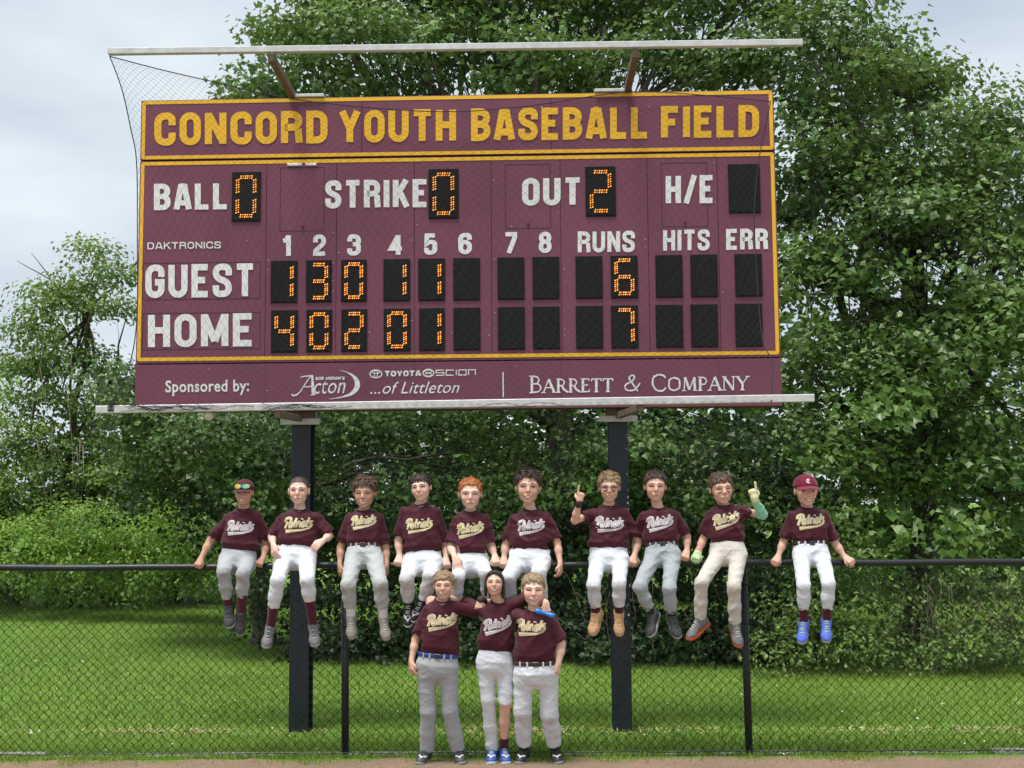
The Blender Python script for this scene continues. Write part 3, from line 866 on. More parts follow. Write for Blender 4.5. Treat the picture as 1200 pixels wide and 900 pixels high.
G = [[coons(i / GA, j / GB) for i in range(GA + 1)] for j in range(GB + 1)]
mb = MB()
Pn = [G[j][i] for j in range(GB + 1) for i in range(GA + 1)]
Vn = []; Fn = []
def twine(A, B, r_):
    d = (B - A)
    if d.length < 1e-5: return
    a = BN.cross(d).normalized() * r_; c = BN * r_
    b = len(Vn)
    for Q in (A, B): Vn.extend([tuple(Q + a * .9 - c * .5), tuple(Q - a * .9 - c * .5), tuple(Q + c)])
    Fn.extend([(b, b + 1, b + 4, b + 3), (b + 1, b + 2, b + 5, b + 4), (b + 2, b, b + 3, b + 5)])
for j in range(GB):
    for i in range(GA):
        # two diamonds across each cell so that the mesh is about 4 cm
        A, B, C_, D = G[j][i], G[j][i + 1], G[j + 1][i + 1], G[j + 1][i]
        m1, m2, m3, m4 = (A + B) / 2, (B + C_) / 2, (C_ + D) / 2, (D + A) / 2
        for P_, Q_ in ((m1, m2), (m2, m3), (m3, m4), (m4, m1)): twine(P_, Q_, .00085)
net = empty('netting', tuple(topc[0]), 'thin dark diamond netting hanging slack in front of the scoreboard', 'netting')
o = link_mesh('net_mesh', np_mesh('net_mesh', np.array(Vn), np.array(Fn), False), M['net'], net)
tag(o, kind='stuff')
for cv in (topc, lefc, rigc):
    MB().tube([lerp_pts(cv, k / 40) for k in range(41)], .0045, 5).build('edge_rope', M['rope'], net)
# where the net is gathered on the bottom bar: loose strands and lashings
mb = MB()
for k in range(24):
    u = bu0 + .15 + (.02 + rnd.random() ** 1.6) * (1.5 if k % 5 else 5.0)
    L_ = rnd.uniform(.15, .55)
    pts = [NP + BD * (u + L_ * t) + Z * (bz + (-.012 + .028 * math.sin(t * 7 + k) * (1 - t * .5)) + rnd.uniform(-.006, .006)) + BN * (.034 + rnd.uniform(0, .012)) for t in (0, .25, .5, .75, 1)]
    mb.tube(pts, .0018, 4)
tag(mb.build('gathered_net', M['net'], net), kind='stuff')
mb = MB()
for k in range(5):
    A = NP + BD * (bu0 + .10 + .01 * k) + Z * bz
    mb.tube([A + BN * .035 + Z * .03, A + BN * .036 - Z * .032, A - BN * .034 - Z * .032, A - BN * .034 + Z * .032, A + BN * .035 + Z * .032], .004, 4)
mb.tube([NP + BD * (bu0 + .13) + Z * (bz + .02) + BN * .03, NP + BD * (bu0 + .2) + Z * (bz + .2) + BN * .0], .0025, 4)
mb.build('lashing', M['rope'], net)
# ------------------------------------------------------------------ chain link fence
FX0, FX1 = -9.4, 9.4
FO = Vector((0, FENCE_Y, 0)); FNn = Vector((-FD.y, FD.x, 0))    # points away from the camera
if FNn.y < 0: FNn = -FNn
fence = empty('chain_link_fence', (0, FENCE_Y, 0), 'black chain link fence with a round top rail across the whole field edge', 'fence')
def fpt(s, z, d=0.0): return FO + FD * s + Z * z + FNn * d
p0 = (at_fence(402.5, 800) - FO).dot(FD)
sec = (at_fence(874.5, 760) - FO).dot(FD) - p0
posts = [p0 + sec * k for k in range(-3, 4)]
posts = [s for s in posts if FX0 < s < FX1]
RZ = FENCE_H - .022
# top rail with slight sag between posts
pts = []
s = FX0
while s <= FX1 + .01:
    ph = ((s - p0) / sec) % 1
    pts.append(fpt(s, RZ - .010 * math.sin(math.pi * ph) - .002 * math.sin(s * 5)))
    s += .2
MB().tube(pts, .0255, 12).build('top_rail', M['fence_black'], fence)
for s in posts:
    # posts lean a little
    o = MB().tube([fpt(s + .012, -.2, .045), fpt(s, RZ - .03, .045)], .029, 12).build('fence_post', M['fence_black'], fence)
    b = MB().tube([fpt(s, RZ - .035, .045), fpt(s, RZ - .01, .03), fpt(s, RZ + .012, .012)], [.033, .034, .026], 12)
    b.build('post_cap', M['fence_black'], fence)
    for z in (.25, .62, 1.0, 1.3):
        MB().tube([fpt(s + .034 * math.cos(t) * 1.0 + .012 * (1 - z / 1.45), z, .045 + .034 * math.sin(t)) for t in [2 * math.pi * k / 8 for k in range(9)]], .003, 4).build('wire_tie', M['fence_black'], fence)
MB().tube([fpt(s_, .035 + .004 * math.sin(s_ * 9), -.004) for s_ in np.arange(FX0, FX1, .12)], .004, 5).build('tension_wire', M['fence_black'], fence)
# mesh: zigzag wires, each hooked to the next
PW, HH = .0735, .0362
rw = .0030
cols_n = int((FX1 - FX0) / PW)
nz = int((FENCE_H - .02 - .02) / HH)
V_, F_ = [], []
ang = np.array([0, 2 * np.pi / 3, 4 * np.pi / 3]) + .5
for c in range(cols_n):
    s0 = FX0 + c * PW
    k = np.arange(nz + 1)
    sx = s0 + np.where(k % 2 == 0, -.0012, PW / 2 + .0012) + (PW / 2 if c % 1 else 0)
    z = .025 + k * HH
    d = np.where(k % 2 == 0, -.0022, .0022)
    # small unevenness of the whole fabric
    sx = sx + .004 * np.sin(z * 3 + s0 * .8); d = d + .006 * np.sin(s0 * 2.1 + z * 2)
    for half in (0, 1):
        ss = sx if half == 0 else s0 + PW - (sx - s0)
        P = np.array(fpt(0, 0))[None] + np.outer(ss, np.array(FD)) + np.outer(z, (0, 0, 1)) + np.outer(d if half == 0 else -d, np.array(FNn))
        if half: continue
        # triangular tube along P
        T = np.gradient(P, axis=0); T /= np.linalg.norm(T, axis=1)[:, None]
        A = np.array(FNn)[None].repeat(len(P), 0); B = np.cross(T, A)
        ring = P[:, None] + rw * (A[:, None] * np.cos(ang)[None, :, None] + B[:, None] * np.sin(ang)[None, :, None] * 1.15)
        b = len(V_) * 1
        V_.append(ring.reshape(-1, 3))
cnt = 0
V_ = np.concatenate(V_)
per = (nz + 1) * 3
base = (np.arange(cols_n) * per)[:, None, None]
i = np.arange(nz)[:, None]; k = np.arange(3)[None]
f4 = np.stack([i * 3 + k, i * 3 + (k + 1) % 3, (i + 1) * 3 + (k + 1) % 3, (i + 1) * 3 + k], -1).reshape(-1, 4)
F_ = (f4[None] + base).reshape(-1, 4)
# every other column is the mirror image so that neighbours meet in diamonds
W1 = V_
V2 = []
for c in range(cols_n):
    blk = V_[c * per:(c + 1) * per].copy()
    s0 = FX0 + c * PW + PW / 2 + PW / 4
    # reflect along the fence about s = s0 centre of the half diamond
    sv = (blk - np.array(FO)) @ np.array(FD)
    sn = 2 * (FX0 + c * PW + PW / 2) - sv
    blk = blk + np.outer(sn - sv, np.array(FD))
    V2.append(blk)
V2 = np.concatenate(V2)
# wires are lapped: the mirrored ones stand half a wire behind
V2 = V2 + np.array(FNn) * .0035
allV = np.concatenate([V_, V2]); allF = np.concatenate([F_, F_ + len(V_)])
o = link_mesh('chain_link', np_mesh('chain_link', allV, allF, True), M['fence_black'], fence)
tag(o, kind='stuff')
# ------------------------------------------------------------------ trees and undergrowth
MAPLE = ([(0, 0, 0), (-.58, .36, .12), (-.29, .60, .03), (0, 1.0, -.14), (.29, .60, .03), (.58, .36, .12)], [(0, 2, 1), (0, 3, 2), (0, 4, 3), (0, 5, 4)])
OVAL = ([(0, 0, 0), (-.32, .5, .10), (0, 1, -.06), (.32, .5, .10)], [(0, 2, 1), (0, 3, 2)])
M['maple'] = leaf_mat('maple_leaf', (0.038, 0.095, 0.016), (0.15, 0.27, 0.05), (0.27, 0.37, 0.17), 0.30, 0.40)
M['vine'] = leaf_mat('vine_leaf', (0.060, 0.125, 0.022), (0.21, 0.33, 0.065), (0.22, 0.31, 0.11), 0.30, 0.45)
M['bush'] = leaf_mat('bush_leaf', (0.08, 0.18, 0.022), (0.27, 0.45, 0.07), (0.22, 0.33, 0.09), 0.35, 0.45)
M['dark'] = leaf_mat('shade_painted_leaf', (0.010, 0.028, 0.007), (0.052, 0.105, 0.020), (0.06, 0.10, 0.04), 0.15, 0.5)  # leaf colour darkened to stand in for the shade under the crowns
M['maple_shaded'] = leaf_mat('shade_painted_maple_leaf', (0.018, 0.050, 0.010), (0.105, 0.205, 0.036), (0.17, 0.25, 0.10), 0.2, 0.45)  # maple green with the shade of the canopy painted into its colour

def clump_centres(lobes, per_m3, shell=.55, hollow=.7):
    """points in a set of ellipsoids, more of them near the outside; returns points and outward directions"""
    P, O_ = [], []
    for c, r, dn in lobes:
        vol = 4 / 3 * math.pi * r[0] * r[1] * r[2]
        n = max(6, int(vol * per_m3 * dn))
        d = rng.standard_normal((n, 3)); d /= np.linalg.norm(d, axis=1)[:, None]
        fl = (d[:, 2] < -.1) & (rng.random(n) < hollow); d[fl, 2] *= -1          # each bough is a dome, open below
        t = rng.random(n) ** (1 / 3.0 * shell)
        bump_ = 1 + .16 * np.sin(d[:, 0] * 5 + c[0] * 3) * np.sin(d[:, 2] * 6 + c[2] * 2) + .08 * rng.standard_normal(n)
        P.append(np.array(c) + d * (t * bump_)[:, None] * np.array(r))
        O_.append(d)
    return np.concatenate(P), np.concatenate(O_)
def crown(name, lobes, per_m3, nleaf, cr, size, tmpl, material, parent, up=.8, out=.6, jit=.55, droop=.4, tone_amp=.7, shell=.38, flip=.10, hollow=.7):
    C_, D_ = clump_centres(lobes, per_m3, shell, hollow)
    n = len(C_)
    rep = rng.integers(int(nleaf * .5), int(nleaf * 1.4) + 1, n)
    idx = np.repeat(np.arange(n), rep)
    m = len(idx)
    g = np.clip(rng.standard_normal((m, 3)), -1.7, 1.7) * np.array([cr * 1.15, cr * 1.15, cr * .50])
    ctone = rng.standard_normal(n) * .20
    csize = rng.uniform(.8, 1.2, n)
    P = C_[idx] + g
    Nn = D_[idx] * out + np.array([0, 0, up]) + g / cr * .25 + rng.standard_normal((m, 3)) * jit
    fl = rng.random(m) < flip * (1 + 1.5 * (ctone[idx] > .12))     # leaves the wind has turned over
    Nn[fl] = -Nn[fl]
    dirv = D_[idx] * .6 + g / cr * .5 + np.array([.35, 0, -droop]) + rng.standard_normal((m, 3)) * .5   # tips hang and blow to the right
    s = size * csize[idx] * rng.uniform(.6, 1.25, m)
    # leaves higher in a clump get a lighter tone
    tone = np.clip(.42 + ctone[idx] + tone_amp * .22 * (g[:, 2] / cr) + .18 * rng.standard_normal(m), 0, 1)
    o = leaves(name, P, Nn, s, tmpl[0], tmpl[1], material, parent, tone, dirv)
    return o, C_
def limb(mb, A, B, r0, r1, wob=.12, n=7, k=7):
    A, B = Vector(A), Vector(B)
    L_ = (B - A).length
    pts = []
    o1 = Vector((rnd.uniform(-1, 1), rnd.uniform(-1, 1), rnd.uniform(-.3, .8))) * wob * L_
    for i in range(n):
        t = i / (n - 1)
        pts.append(A.lerp(B, t) + o1 * math.sin(math.pi * t) * (.6 + .4 * math.sin(t * 5)) + Vector((rnd.uniform(-1, 1), rnd.uniform(-1, 1), rnd.uniform(-1, 1))) * .012 * L_ * (0 < i < n - 1))
    mb.tube(pts, [r0 + (r1 - r0) * i / (n - 1) for i in range(n)], k)
    return pts
def px_lobes(spec, f=F_PX):
    out = []
    for s in spec:
        px, py, rp, Y = s[:4]
        dn = s[4] if len(s) > 4 else 1.0
        ry = s[5] if len(s) > 5 else 1.0
        c = at_y(px, py, Y)
        r = rp * Y / f
        out.append(((c.x, c.y, c.z), (r, max(.9, r * .9), r * ry), dn))
    return out
def tree(name, label, cat, base, trunk_top, r0, lobes, per_m3, nleaf, cr, size, tmpl, material, group=None, twigs=2, **kw):
    t = empty(name, base, label, cat, group)
    mb = MB()
    pts = limb(mb, base - Vector((0, 0, .2)), trunk_top, r0, r0 * .45, .04, 9, 10)
    # root flare
    mb.tube([base - Vector((0, 0, .2)), base + Vector((0, 0, .05)), base + Vector((0, 0, .35))], [r0 * 1.7, r0 * 1.35, r0 * .98], 10)
    mb.build('trunk', M['bark'], t)
    br = MB()
    o, C_ = crown('crown', lobes, per_m3, nleaf, cr, size, tmpl, material, t, **kw)
    for c, r, dn in lobes:
        q0 = pts[rnd.randrange(len(pts) // 2, len(pts))]
        lp = limb(br, q0, c, r0 * rnd.uniform(.28, .42), r0 * .10, .12, 8, 6)
        near = [Vector(C_[i]) for i in rng.integers(0, len(C_), 600)]
        near = [p for p in near if (p - Vector(c)).length < max(r) * 1.2][:int(6 * twigs)]
        for p in near:
            limb(br, lp[rnd.randrange(3, 8)], p, r0 * .05, r0 * .015, .15, 5, 4)
    br.build('limbs', M['bark'], t)
    return t

# --- the big maple behind the board
A = [(338, 60, 60, 17.5), (292, 104, 20, 17), (560, 30, 150, 19.5, .3), (760, 30, 150, 19.5, .3), (430, 50, 100, 19.3, .3), (352, 5, 66, 18), (400, 60, 78, 17), (440, -20, 95, 18), (500, 70, 74, 17.5), (580, 20, 95, 18), (620, 85, 60, 17), (700, 30, 92, 18), (760, 80, 62, 17), (840, 30, 85, 17.5), (860, 95, 55, 17), (560, -60, 110, 18.5), (740, -70, 110, 18.5),
     (880, -40, 90, 18), (330, 250, 80, 15.4, .3), (470, 330, 90, 15.2, .35), (600, 330, 90, 15.0, .35), (740, 330, 90, 15.0, .35), (850, 350, 60, 15.0, .4), (300, 200, 90, 18.5, .25), (450, 220, 110, 18.5, .22), (620, 220, 110, 18.5, .22), (790, 220, 100, 18.5, .22), (420, 400, 110, 18, .22), (620, 400, 110, 18, .22), (800, 400, 110, 18, .25)]  # nearer boughs, unseen behind the board, are added to shade the thicket
ba = Vector((at_y(640, 700, 18.6).x, 18.6, 0))
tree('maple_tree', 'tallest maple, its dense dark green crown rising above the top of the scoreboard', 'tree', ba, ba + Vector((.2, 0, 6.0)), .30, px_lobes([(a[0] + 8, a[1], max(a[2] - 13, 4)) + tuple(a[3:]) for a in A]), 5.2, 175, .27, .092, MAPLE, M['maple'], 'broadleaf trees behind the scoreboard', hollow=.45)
# --- maple to the right
B = [(935, 150, 58, 16.8, .8), (938, 245, 58, 16.8, .8), (935, 330, 50, 16.8, .7), (1030, 260, 130, 17.9, .32), (1000, 110, 90, 18, .5), (1120, 330, 120, 17.6, .32), (1060, 480, 120, 17.2, .3), (955, 70, 70, 16.5), (985, 10, 62, 17.2), (1045, 62, 40, 16.6), (1085, 95, 36, 16.4, 1.2), (1010, 140, 70, 16), (1080, 175, 68, 16), (1150, 135, 38, 16.2, 1.1), (1188, 165, 34, 16.2), (1150, 215, 66, 15.8), (960, 210, 62, 16), (1040, 270, 72, 15.6), (1125, 300, 72, 15.4), (1200, 270, 60, 15.8), (955, 330, 58, 16),
     (1010, 375, 62, 15.4), (1095, 400, 72, 15.2), (1180, 395, 70, 15.2), (950, 440, 55, 15.6), (1020, 480, 66, 15.2), (1110, 500, 72, 15), (1195, 500, 70, 15), (940, 540, 56, 15.2), (1010, 575, 58, 15), (1090, 590, 66, 14.9), (1180, 595, 66, 14.9), (1290, 250, 100, 16, .7), (1300, 420, 110, 15.6, .7), (1300, 580, 100, 15.4, .7)]
bb = Vector((at_y(1075, 700, 17.2).x, 17.2, 0))
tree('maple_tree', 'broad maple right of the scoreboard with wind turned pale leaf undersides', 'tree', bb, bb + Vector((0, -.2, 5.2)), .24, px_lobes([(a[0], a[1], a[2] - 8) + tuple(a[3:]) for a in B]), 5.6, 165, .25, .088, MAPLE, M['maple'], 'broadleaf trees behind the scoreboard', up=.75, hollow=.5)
# --- low maple boughs under and left of the board
Cc = [(165, 505, 30, 17.5), (215, 515, 42, 17), (270, 520, 50, 16.6), (335, 540, 54, 16.4), (250, 560, 40, 17), (150, 445, 18, 17.5, 1.4), (160, 470, 16, 17.5, 1.3), (205, 560, 30, 17.5), (400, 520, 58, 16.2), (470, 545, 60, 16), (545, 530, 60, 16), (300, 600, 45, 16.6)]
bc = Vector((at_y(310, 700, 18).x, 18.0, 0))
tree('maple_tree', 'young maple spreading its low boughs under the left half of the scoreboard', 'tree', bc, bc + Vector((0, 0, 2.6)), .14, px_lobes(Cc), 4.6, 150, .23, .078, MAPLE, M['maple_shaded'], 'broadleaf trees behind the scoreboard', hollow=.3)
Dd = [(610, 535, 60, 16), (680, 545, 58, 15.8), (745, 520, 56, 15.6), (810, 545, 60, 15.5), (880, 530, 60, 15.5), (640, 600, 48, 16.2), (770, 600, 52, 15.8), (860, 610, 52, 15.6)]
bd = Vector((at_y(740, 700, 17.2).x, 17.2, 0))
tree('maple_tree', 'low bushy maple filling the gap under the right half of the scoreboard', 'tree', bd, bd + Vector((0, 0, 2.4)), .13, px_lobes(Dd), 4.6, 150, .23, .076, MAPLE, M['maple_shaded'], 'broadleaf trees behind the scoreboard', hollow=.3)

# --- the vine covered tree at the far left
E_ = [(112, 300, 16, 24, 1.5), (140, 330, 18, 24, .8), (95, 330, 22, 24.2), (60, 345, 22, 24.2, .8), (70, 375, 34, 24.2), (110, 370, 22, 24, .7), (150, 365, 12, 24), (40, 400, 34, 24.4), (85, 430, 40, 24.2, .8), (25, 450, 36, 24.4), (60, 490, 46, 24.2, .8), (120, 480, 32, 24), (35, 550, 48, 24.2, .9), (95, 550, 48, 24, .9), (15, 610, 50, 24), (80, 610, 50, 24), (135, 570, 36, 23.8)]
be = Vector((at_y(60, 700, 24.8).x, 24.8, 0))
vt = tree('vine_covered_tree', 'slender leaning tree at the far left smothered in hanging vines', 'tree', be, at_y(112, 330, 24.6), .10, px_lobes([(a[0], a[1], a[2] * .98 - 3) + tuple(a[3:]) for a in E_]), 17, 76, .20, .100, OVAL, M['vine'], twigs=.2, up=.5, out=.7)
mb = MB()
for k in range(16):
    x = rnd.gauss(60, 34); y0 = rnd.uniform(380, 560); L_ = rnd.uniform(60, 170)
    Y = rnd.uniform(22.7, 23.6)
    a = at_y(x, y0, Y); b = at_y(x + rnd.gauss(6, 14), min(y0 + L_, 668), Y + rnd.uniform(-.2, .2))
    limb(mb, a, b, .008, .004, .05, 6, 4)
for k in range(3):
    a = at_y(rnd.uniform(80, 130), rnd.uniform(300, 380), 24); b = at_y(a.x * 0 + rnd.uniform(20, 170), rnd.uniform(290, 420), 24)
    limb(mb, a, b, .02, .006, .1, 6, 4)
tag(mb.build('hanging_vines', M['stem'], vt), kind='stuff')

# --- undergrowth masses
def mass(name, label, cat, spec, per, nleaf, cr, size, tmpl, material, **kw):
    o, _ = crown(name, px_lobes(spec), per, nleaf, cr, size, tmpl, material, None, hollow=.15, **kw)
    return tag(o, label, cat, kind='stuff')
mass('undergrowth', 'bright green brambles and weeds along the far left edge of the lawn', 'undergrowth',
     [(x, 640 + 12 * math.sin(x * .05), 44, 22.5 - x * .004, 1, 1.0) for x in range(-80, 300, 34)] + [(x, 680, 26, 23.2 - x * .006) for x in range(-60, 330, 26)] + [(150, 600, 40, 22.6), (195, 612, 34, 22), (240, 625, 40, 21), (175, 565, 34, 23.5), (205, 590, 30, 22.5), (-20, 520, 50, 25), (-40, 440, 46, 25.5), (-70, 600, 70, 24)],
     8.5, 70, .16, .085, OVAL, M['bush'], up=.9)
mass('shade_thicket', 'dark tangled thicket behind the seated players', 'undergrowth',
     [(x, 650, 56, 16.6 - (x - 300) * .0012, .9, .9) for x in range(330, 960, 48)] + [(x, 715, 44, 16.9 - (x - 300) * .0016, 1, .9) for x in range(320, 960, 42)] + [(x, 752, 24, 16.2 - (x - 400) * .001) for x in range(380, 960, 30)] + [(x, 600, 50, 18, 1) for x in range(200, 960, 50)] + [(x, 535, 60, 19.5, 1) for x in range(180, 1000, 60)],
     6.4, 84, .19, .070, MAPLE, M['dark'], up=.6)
mass('creeper_bank', 'mid green creepers spilling onto the lawn at the far right', 'undergrowth',
     [(x, 660, 52, 15.2, 1, .9) for x in range(930, 1330, 46)] + [(x, 715, 46, 15.0, .8, .9) for x in range(920, 1330, 42)] + [(x, 757, 26, 14.7, .55, .9) for x in range(910, 1330, 30)],
     6.0, 70, .18, .07, OVAL, M['vine'], up=.6)
# a wood far behind that closes the gaps near the ground
mass('far_wood', 'dark mass of trees closing the view behind the maples', 'trees',
     [(x, 560, 110, 27, .35, .8) for x in range(160, 1400, 110)] + [(x, 640, 90, 26, .4, .8) for x in range(-100, 1400, 90)] + [(x, 430, 90, 27, .25, .9) for x in range(300, 1350, 100)],
     2.0, 44, .5, .30, MAPLE, M['maple'])
# dead stems hanging in the undergrowth
def dead_stems(label, xr, yr, Y, n, lean):
    mb = MB()
    for k in range(n):
        x = rnd.uniform(*xr); y0 = rnd.uniform(*yr)
        a = at_y(x, y0, Y + rnd.uniform(-.15, .2)); a.z = max(a.z, 0)
        g = at_y(x + rnd.gauss(lean, 26), y0 + rnd.uniform(50, 110), Y - rnd.uniform(0, .3)); g.z = max(g.z, .01)
        limb(mb, a, g, .005, .0028, .14, 7, 4)
    return tag(mb.build('dead_stems', M['stem'], None), label, 'dead stems', kind='stuff')
dead_stems('thin grey brown dead stems tangled at the right end of the thicket', (1060, 1230), (665, 720), 14.4, 46, -8)
dead_stems('few thin bare stems among the dark leaves behind the players', (620, 1010), (640, 700), 15.2, 16, 30)
# ------------------------------------------------------------------ smooth solid modelling (distance fields -> surfaces)
A3 = lambda v: np.array((v[0], v[1], v[2]), dtype=np.float32)
def nrm(v): v = np.asarray(v, float); return v / (np.linalg.norm(v) + 1e-12)
class Solid:
    def __init__(s): s.p = []
    def _a(s, fn, lo, hi, k, mode): s.p.append((fn, np.array(lo, float), np.array(hi, float), k, mode)); return s
    def cone(s, a, b, r1, r2, k=.015, flat=None, mode=1, grow=0.0):
        a, b = A3(a), A3(b); r1 += grow; r2 += grow
        ba = b - a; L2 = float(ba @ ba) + 1e-9
        rm = max(r1, r2)
        if flat is not None: ax, fk = nrm(flat[0]).astype(np.float32), flat[1]
        def fn(X, Y, Z_):
            x, y, z = X - a[0], Y - a[1], Z_ - a[2]
            if flat is not None:
                d = (x * ax[0] + y * ax[1] + z * ax[2]) * (1 / fk - 1)
                x, y, z = x + d * ax[0], y + d * ax[1], z + d * ax[2]
            t = np.clip((x * ba[0] + y * ba[1] + z * ba[2]) / L2, 0, 1)
            q_ = np.sqrt((x - t * ba[0]) ** 2 + (y - t * ba[1]) ** 2 + (z - t * ba[2]) ** 2) - (r1 + (r2 - r1) * t)
            return q_ * (fk if flat is not None else 1)
        return s._a(fn, np.minimum(a, b) - rm, np.maximum(a, b) + rm, k, mode)
    def ell(s, c, Rm, r, k=.012, mode=1, grow=0.0):
        c = A3(c); Rm = np.array(Rm, dtype=np.float32); r = np.array(r, dtype=np.float32) + grow
        ext = np.sqrt(((Rm * r[:, None]) ** 2).sum(0))
        def fn(X, Y, Z_):
            x, y, z = X - c[0], Y - c[1], Z_ - c[2]
            q_ = [(x * Rm[i, 0] + y * Rm[i, 1] + z * Rm[i, 2]) for i in range(3)]
            k0 = np.sqrt(sum((q_[i] / r[i]) ** 2 for i in range(3)))
            k1 = np.sqrt(sum((q_[i] / r[i] ** 2) ** 2 for i in range(3))) + 1e-6
            return k0 * (k0 - 1) / k1
        return s._a(fn, c - ext, c + ext, k, mode)
    def loft(s, a, b, right, ts, ws, ds, k=.02, mode=1, grow=0.0, pw=2.3, shift=None):
        """elliptic sections between a and b; ws half widths, ds half depths at ts"""
        a, b = A3(a), A3(b); ax = b - a; L_ = float(np.linalg.norm(ax)); ax = ax / L_
        rt = A3(right); rt = rt - ax * float(rt @ ax); rt = rt / np.linalg.norm(rt); fw = np.cross(rt, ax)   # fw: rt x up
        ws = np.array(ws) + grow; ds = np.array(ds) + grow
        sh = np.zeros(len(ts)) if shift is None else np.array(shift)
        m = max(ws.max(), ds.max()) + np.abs(sh).max()
        def fn(X, Y, Z_):
            x, y, z = X - a[0], Y - a[1], Z_ - a[2]
            u = x * rt[0] + y * rt[1] + z * rt[2]; v = x * fw[0] + y * fw[1] + z * fw[2]; w = x * ax[0] + y * ax[1] + z * ax[2]
            t = np.clip(w / L_, 0, 1)
            W_ = np.interp(t, ts, ws); D_ = np.interp(t, ts, ds)
            v = v - np.interp(t, ts, sh)
            q_ = ((np.abs(u) / W_) ** pw + (np.abs(v) / D_) ** pw) ** (1 / pw)
            d = (q_ - 1) * np.minimum(W_, D_)
            e = np.maximum(-w, w - L_)
            return np.where(e > 0, np.sqrt(np.maximum(d, 0) ** 2 + e ** 2) + np.minimum(np.maximum(d, e), 0) * 0, np.maximum(d, e)).astype(np.float32)
        return s._a(fn, np.minimum(a, b) - m, np.maximum(a, b) + m, k, mode)
    def cut(s, fn, lo, hi): return s._a(fn, lo, hi, .004, 0)
    def mesh(s, name, h, wave=None, post=None, hz=None, zbreak=None, extra=None):
        pos = [p for p in s.p if p[4] == 1]
        lo = np.min([p[1] for p in pos], 0) - .03; hi = np.max([p[2] for p in pos], 0) + .03
        hs = np.array([h, h, hz or h])
        n = np.ceil((hi - lo) / hs).astype(int) + 1
        ax = [(lo[i] + np.arange(n[i]) * hs[i]).astype(np.float32) for i in range(3)]
        if zbreak is not None:                     # coarser slices below zbreak
            zb_, hc_ = zbreak
            low = np.arange(lo[2], zb_, hc_); up_ = np.arange(low[-1] + hs[2], hi[2] + hs[2], hs[2])
            ax[2] = np.concatenate([low, up_]).astype(np.float32); n[2] = len(ax[2])
        Fd = np.full(n, .06, np.float32)
        for fn, a, b, k, mode in s.p:
            pad = k + max(.02, 2 * h)
            i0 = np.array([max(0, np.searchsorted(ax[j], a[j] - pad) - 1) for j in range(3)]); i1 = np.array([min(n[j], np.searchsorted(ax[j], b[j] + pad) + 1) for j in range(3)])
            if (i1 <= i0).any(): continue
            sl = tuple(slice(i0[j], i1[j]) for j in range(3))
            X = ax[0][sl[0]][:, None, None]; Y = ax[1][sl[1]][None, :, None]; Z_ = ax[2][sl[2]][None, None, :]
            d = fn(X, Y, Z_)
            f = Fd[sl]
            if mode == 1:
                hh = np.maximum(k - np.abs(f - d), 0) / k
                Fd[sl] = np.minimum(f, d) - hh * hh * k * .25
            elif mode == -1:
                hh = np.maximum(k - np.abs(f + d), 0) / k
                Fd[sl] = np.maximum(f, -d) + hh * hh * k * .25
            else:
                Fd[sl] = np.maximum(f, d)
        if wave is not None:
            idx = np.nonzero(np.abs(Fd) < .03)
            P = [ax[i][idx[i]] for i in range(3)]
            Fd[idx] += wave(*P)
        V, Q = surface_nets(Fd, ax)
        if extra is not None and len(extra[0]):
            Q = np.concatenate([Q, extra[1] + len(V)]); V = np.concatenate([V, extra[0]])
        me = np_mesh(name, V, Q, True)
        return me
def surface_nets(Fd, axes):
    S = Fd < 0
    c = [S[i:S.shape[0] - 1 + i, j:S.shape[1] - 1 + j, k:S.shape[2] - 1 + k] for i in (0, 1) for j in (0, 1) for k in (0, 1)]
    al = c[0].copy(); an = c[0].copy()
    for q_ in c[1:]: al &= q_; an |= q_
    act = an & ~al
    I = np.stack(np.nonzero(act), 1)
    vid = -np.ones(act.shape, np.int64); vid[act] = np.arange(len(I))
    acc = np.zeros((len(I), 3)); cnt = np.zeros(len(I))
    cor = [(i, j, k) for i in (0, 1) for j in (0, 1) for k in (0, 1)]
    val = {q_: Fd[I[:, 0] + q_[0], I[:, 1] + q_[1], I[:, 2] + q_[2]] for q_ in cor}
    for a in cor:
        for ax in range(3):
            if a[ax]: continue
            b = list(a); b[ax] = 1; b = tuple(b)
            va, vb = val[a], val[b]
            m = (va < 0) != (vb < 0)
            t = np.where(m, va / (va - vb + 1e-12), 0)
            P = np.array(a, float)[None].repeat(len(I), 0); P[:, ax] += t
            acc[m] += P[m]; cnt[m] += 1
    V = I + acc / cnt[:, None]
    V = np.stack([np.interp(V[:, i], np.arange(len(axes[i])), axes[i]) for i in range(3)], 1)
    Q = []
    for ax in range(3):
        o1, o2 = [(1, 2), (2, 0), (0, 1)][ax]
        sl0 = [slice(1, -1)] * 3; sl1 = [slice(1, -1)] * 3
        sl0[ax] = slice(0, -1); sl1[ax] = slice(1, None)
        s0, s1 = S[tuple(sl0)], S[tuple(sl1)]
        for flip, m in ((0, s0 & ~s1), (1, ~s0 & s1)):
            e = np.stack(np.nonzero(m), 1)
            if not len(e): continue
            base = e + 1; base[:, ax] -= 1
            d1 = np.zeros(3, int); d1[o1] = 1; d2 = np.zeros(3, int); d2[o2] = 1
            q4 = [base - d1 - d2, base - d2, base, base - d1]
            ids = [vid[x[:, 0], x[:, 1], x[:, 2]] for x in q4]
            if flip: ids = ids[::-1]
            Q.append(np.stack(ids, 1))
    return V, np.concatenate(Q)
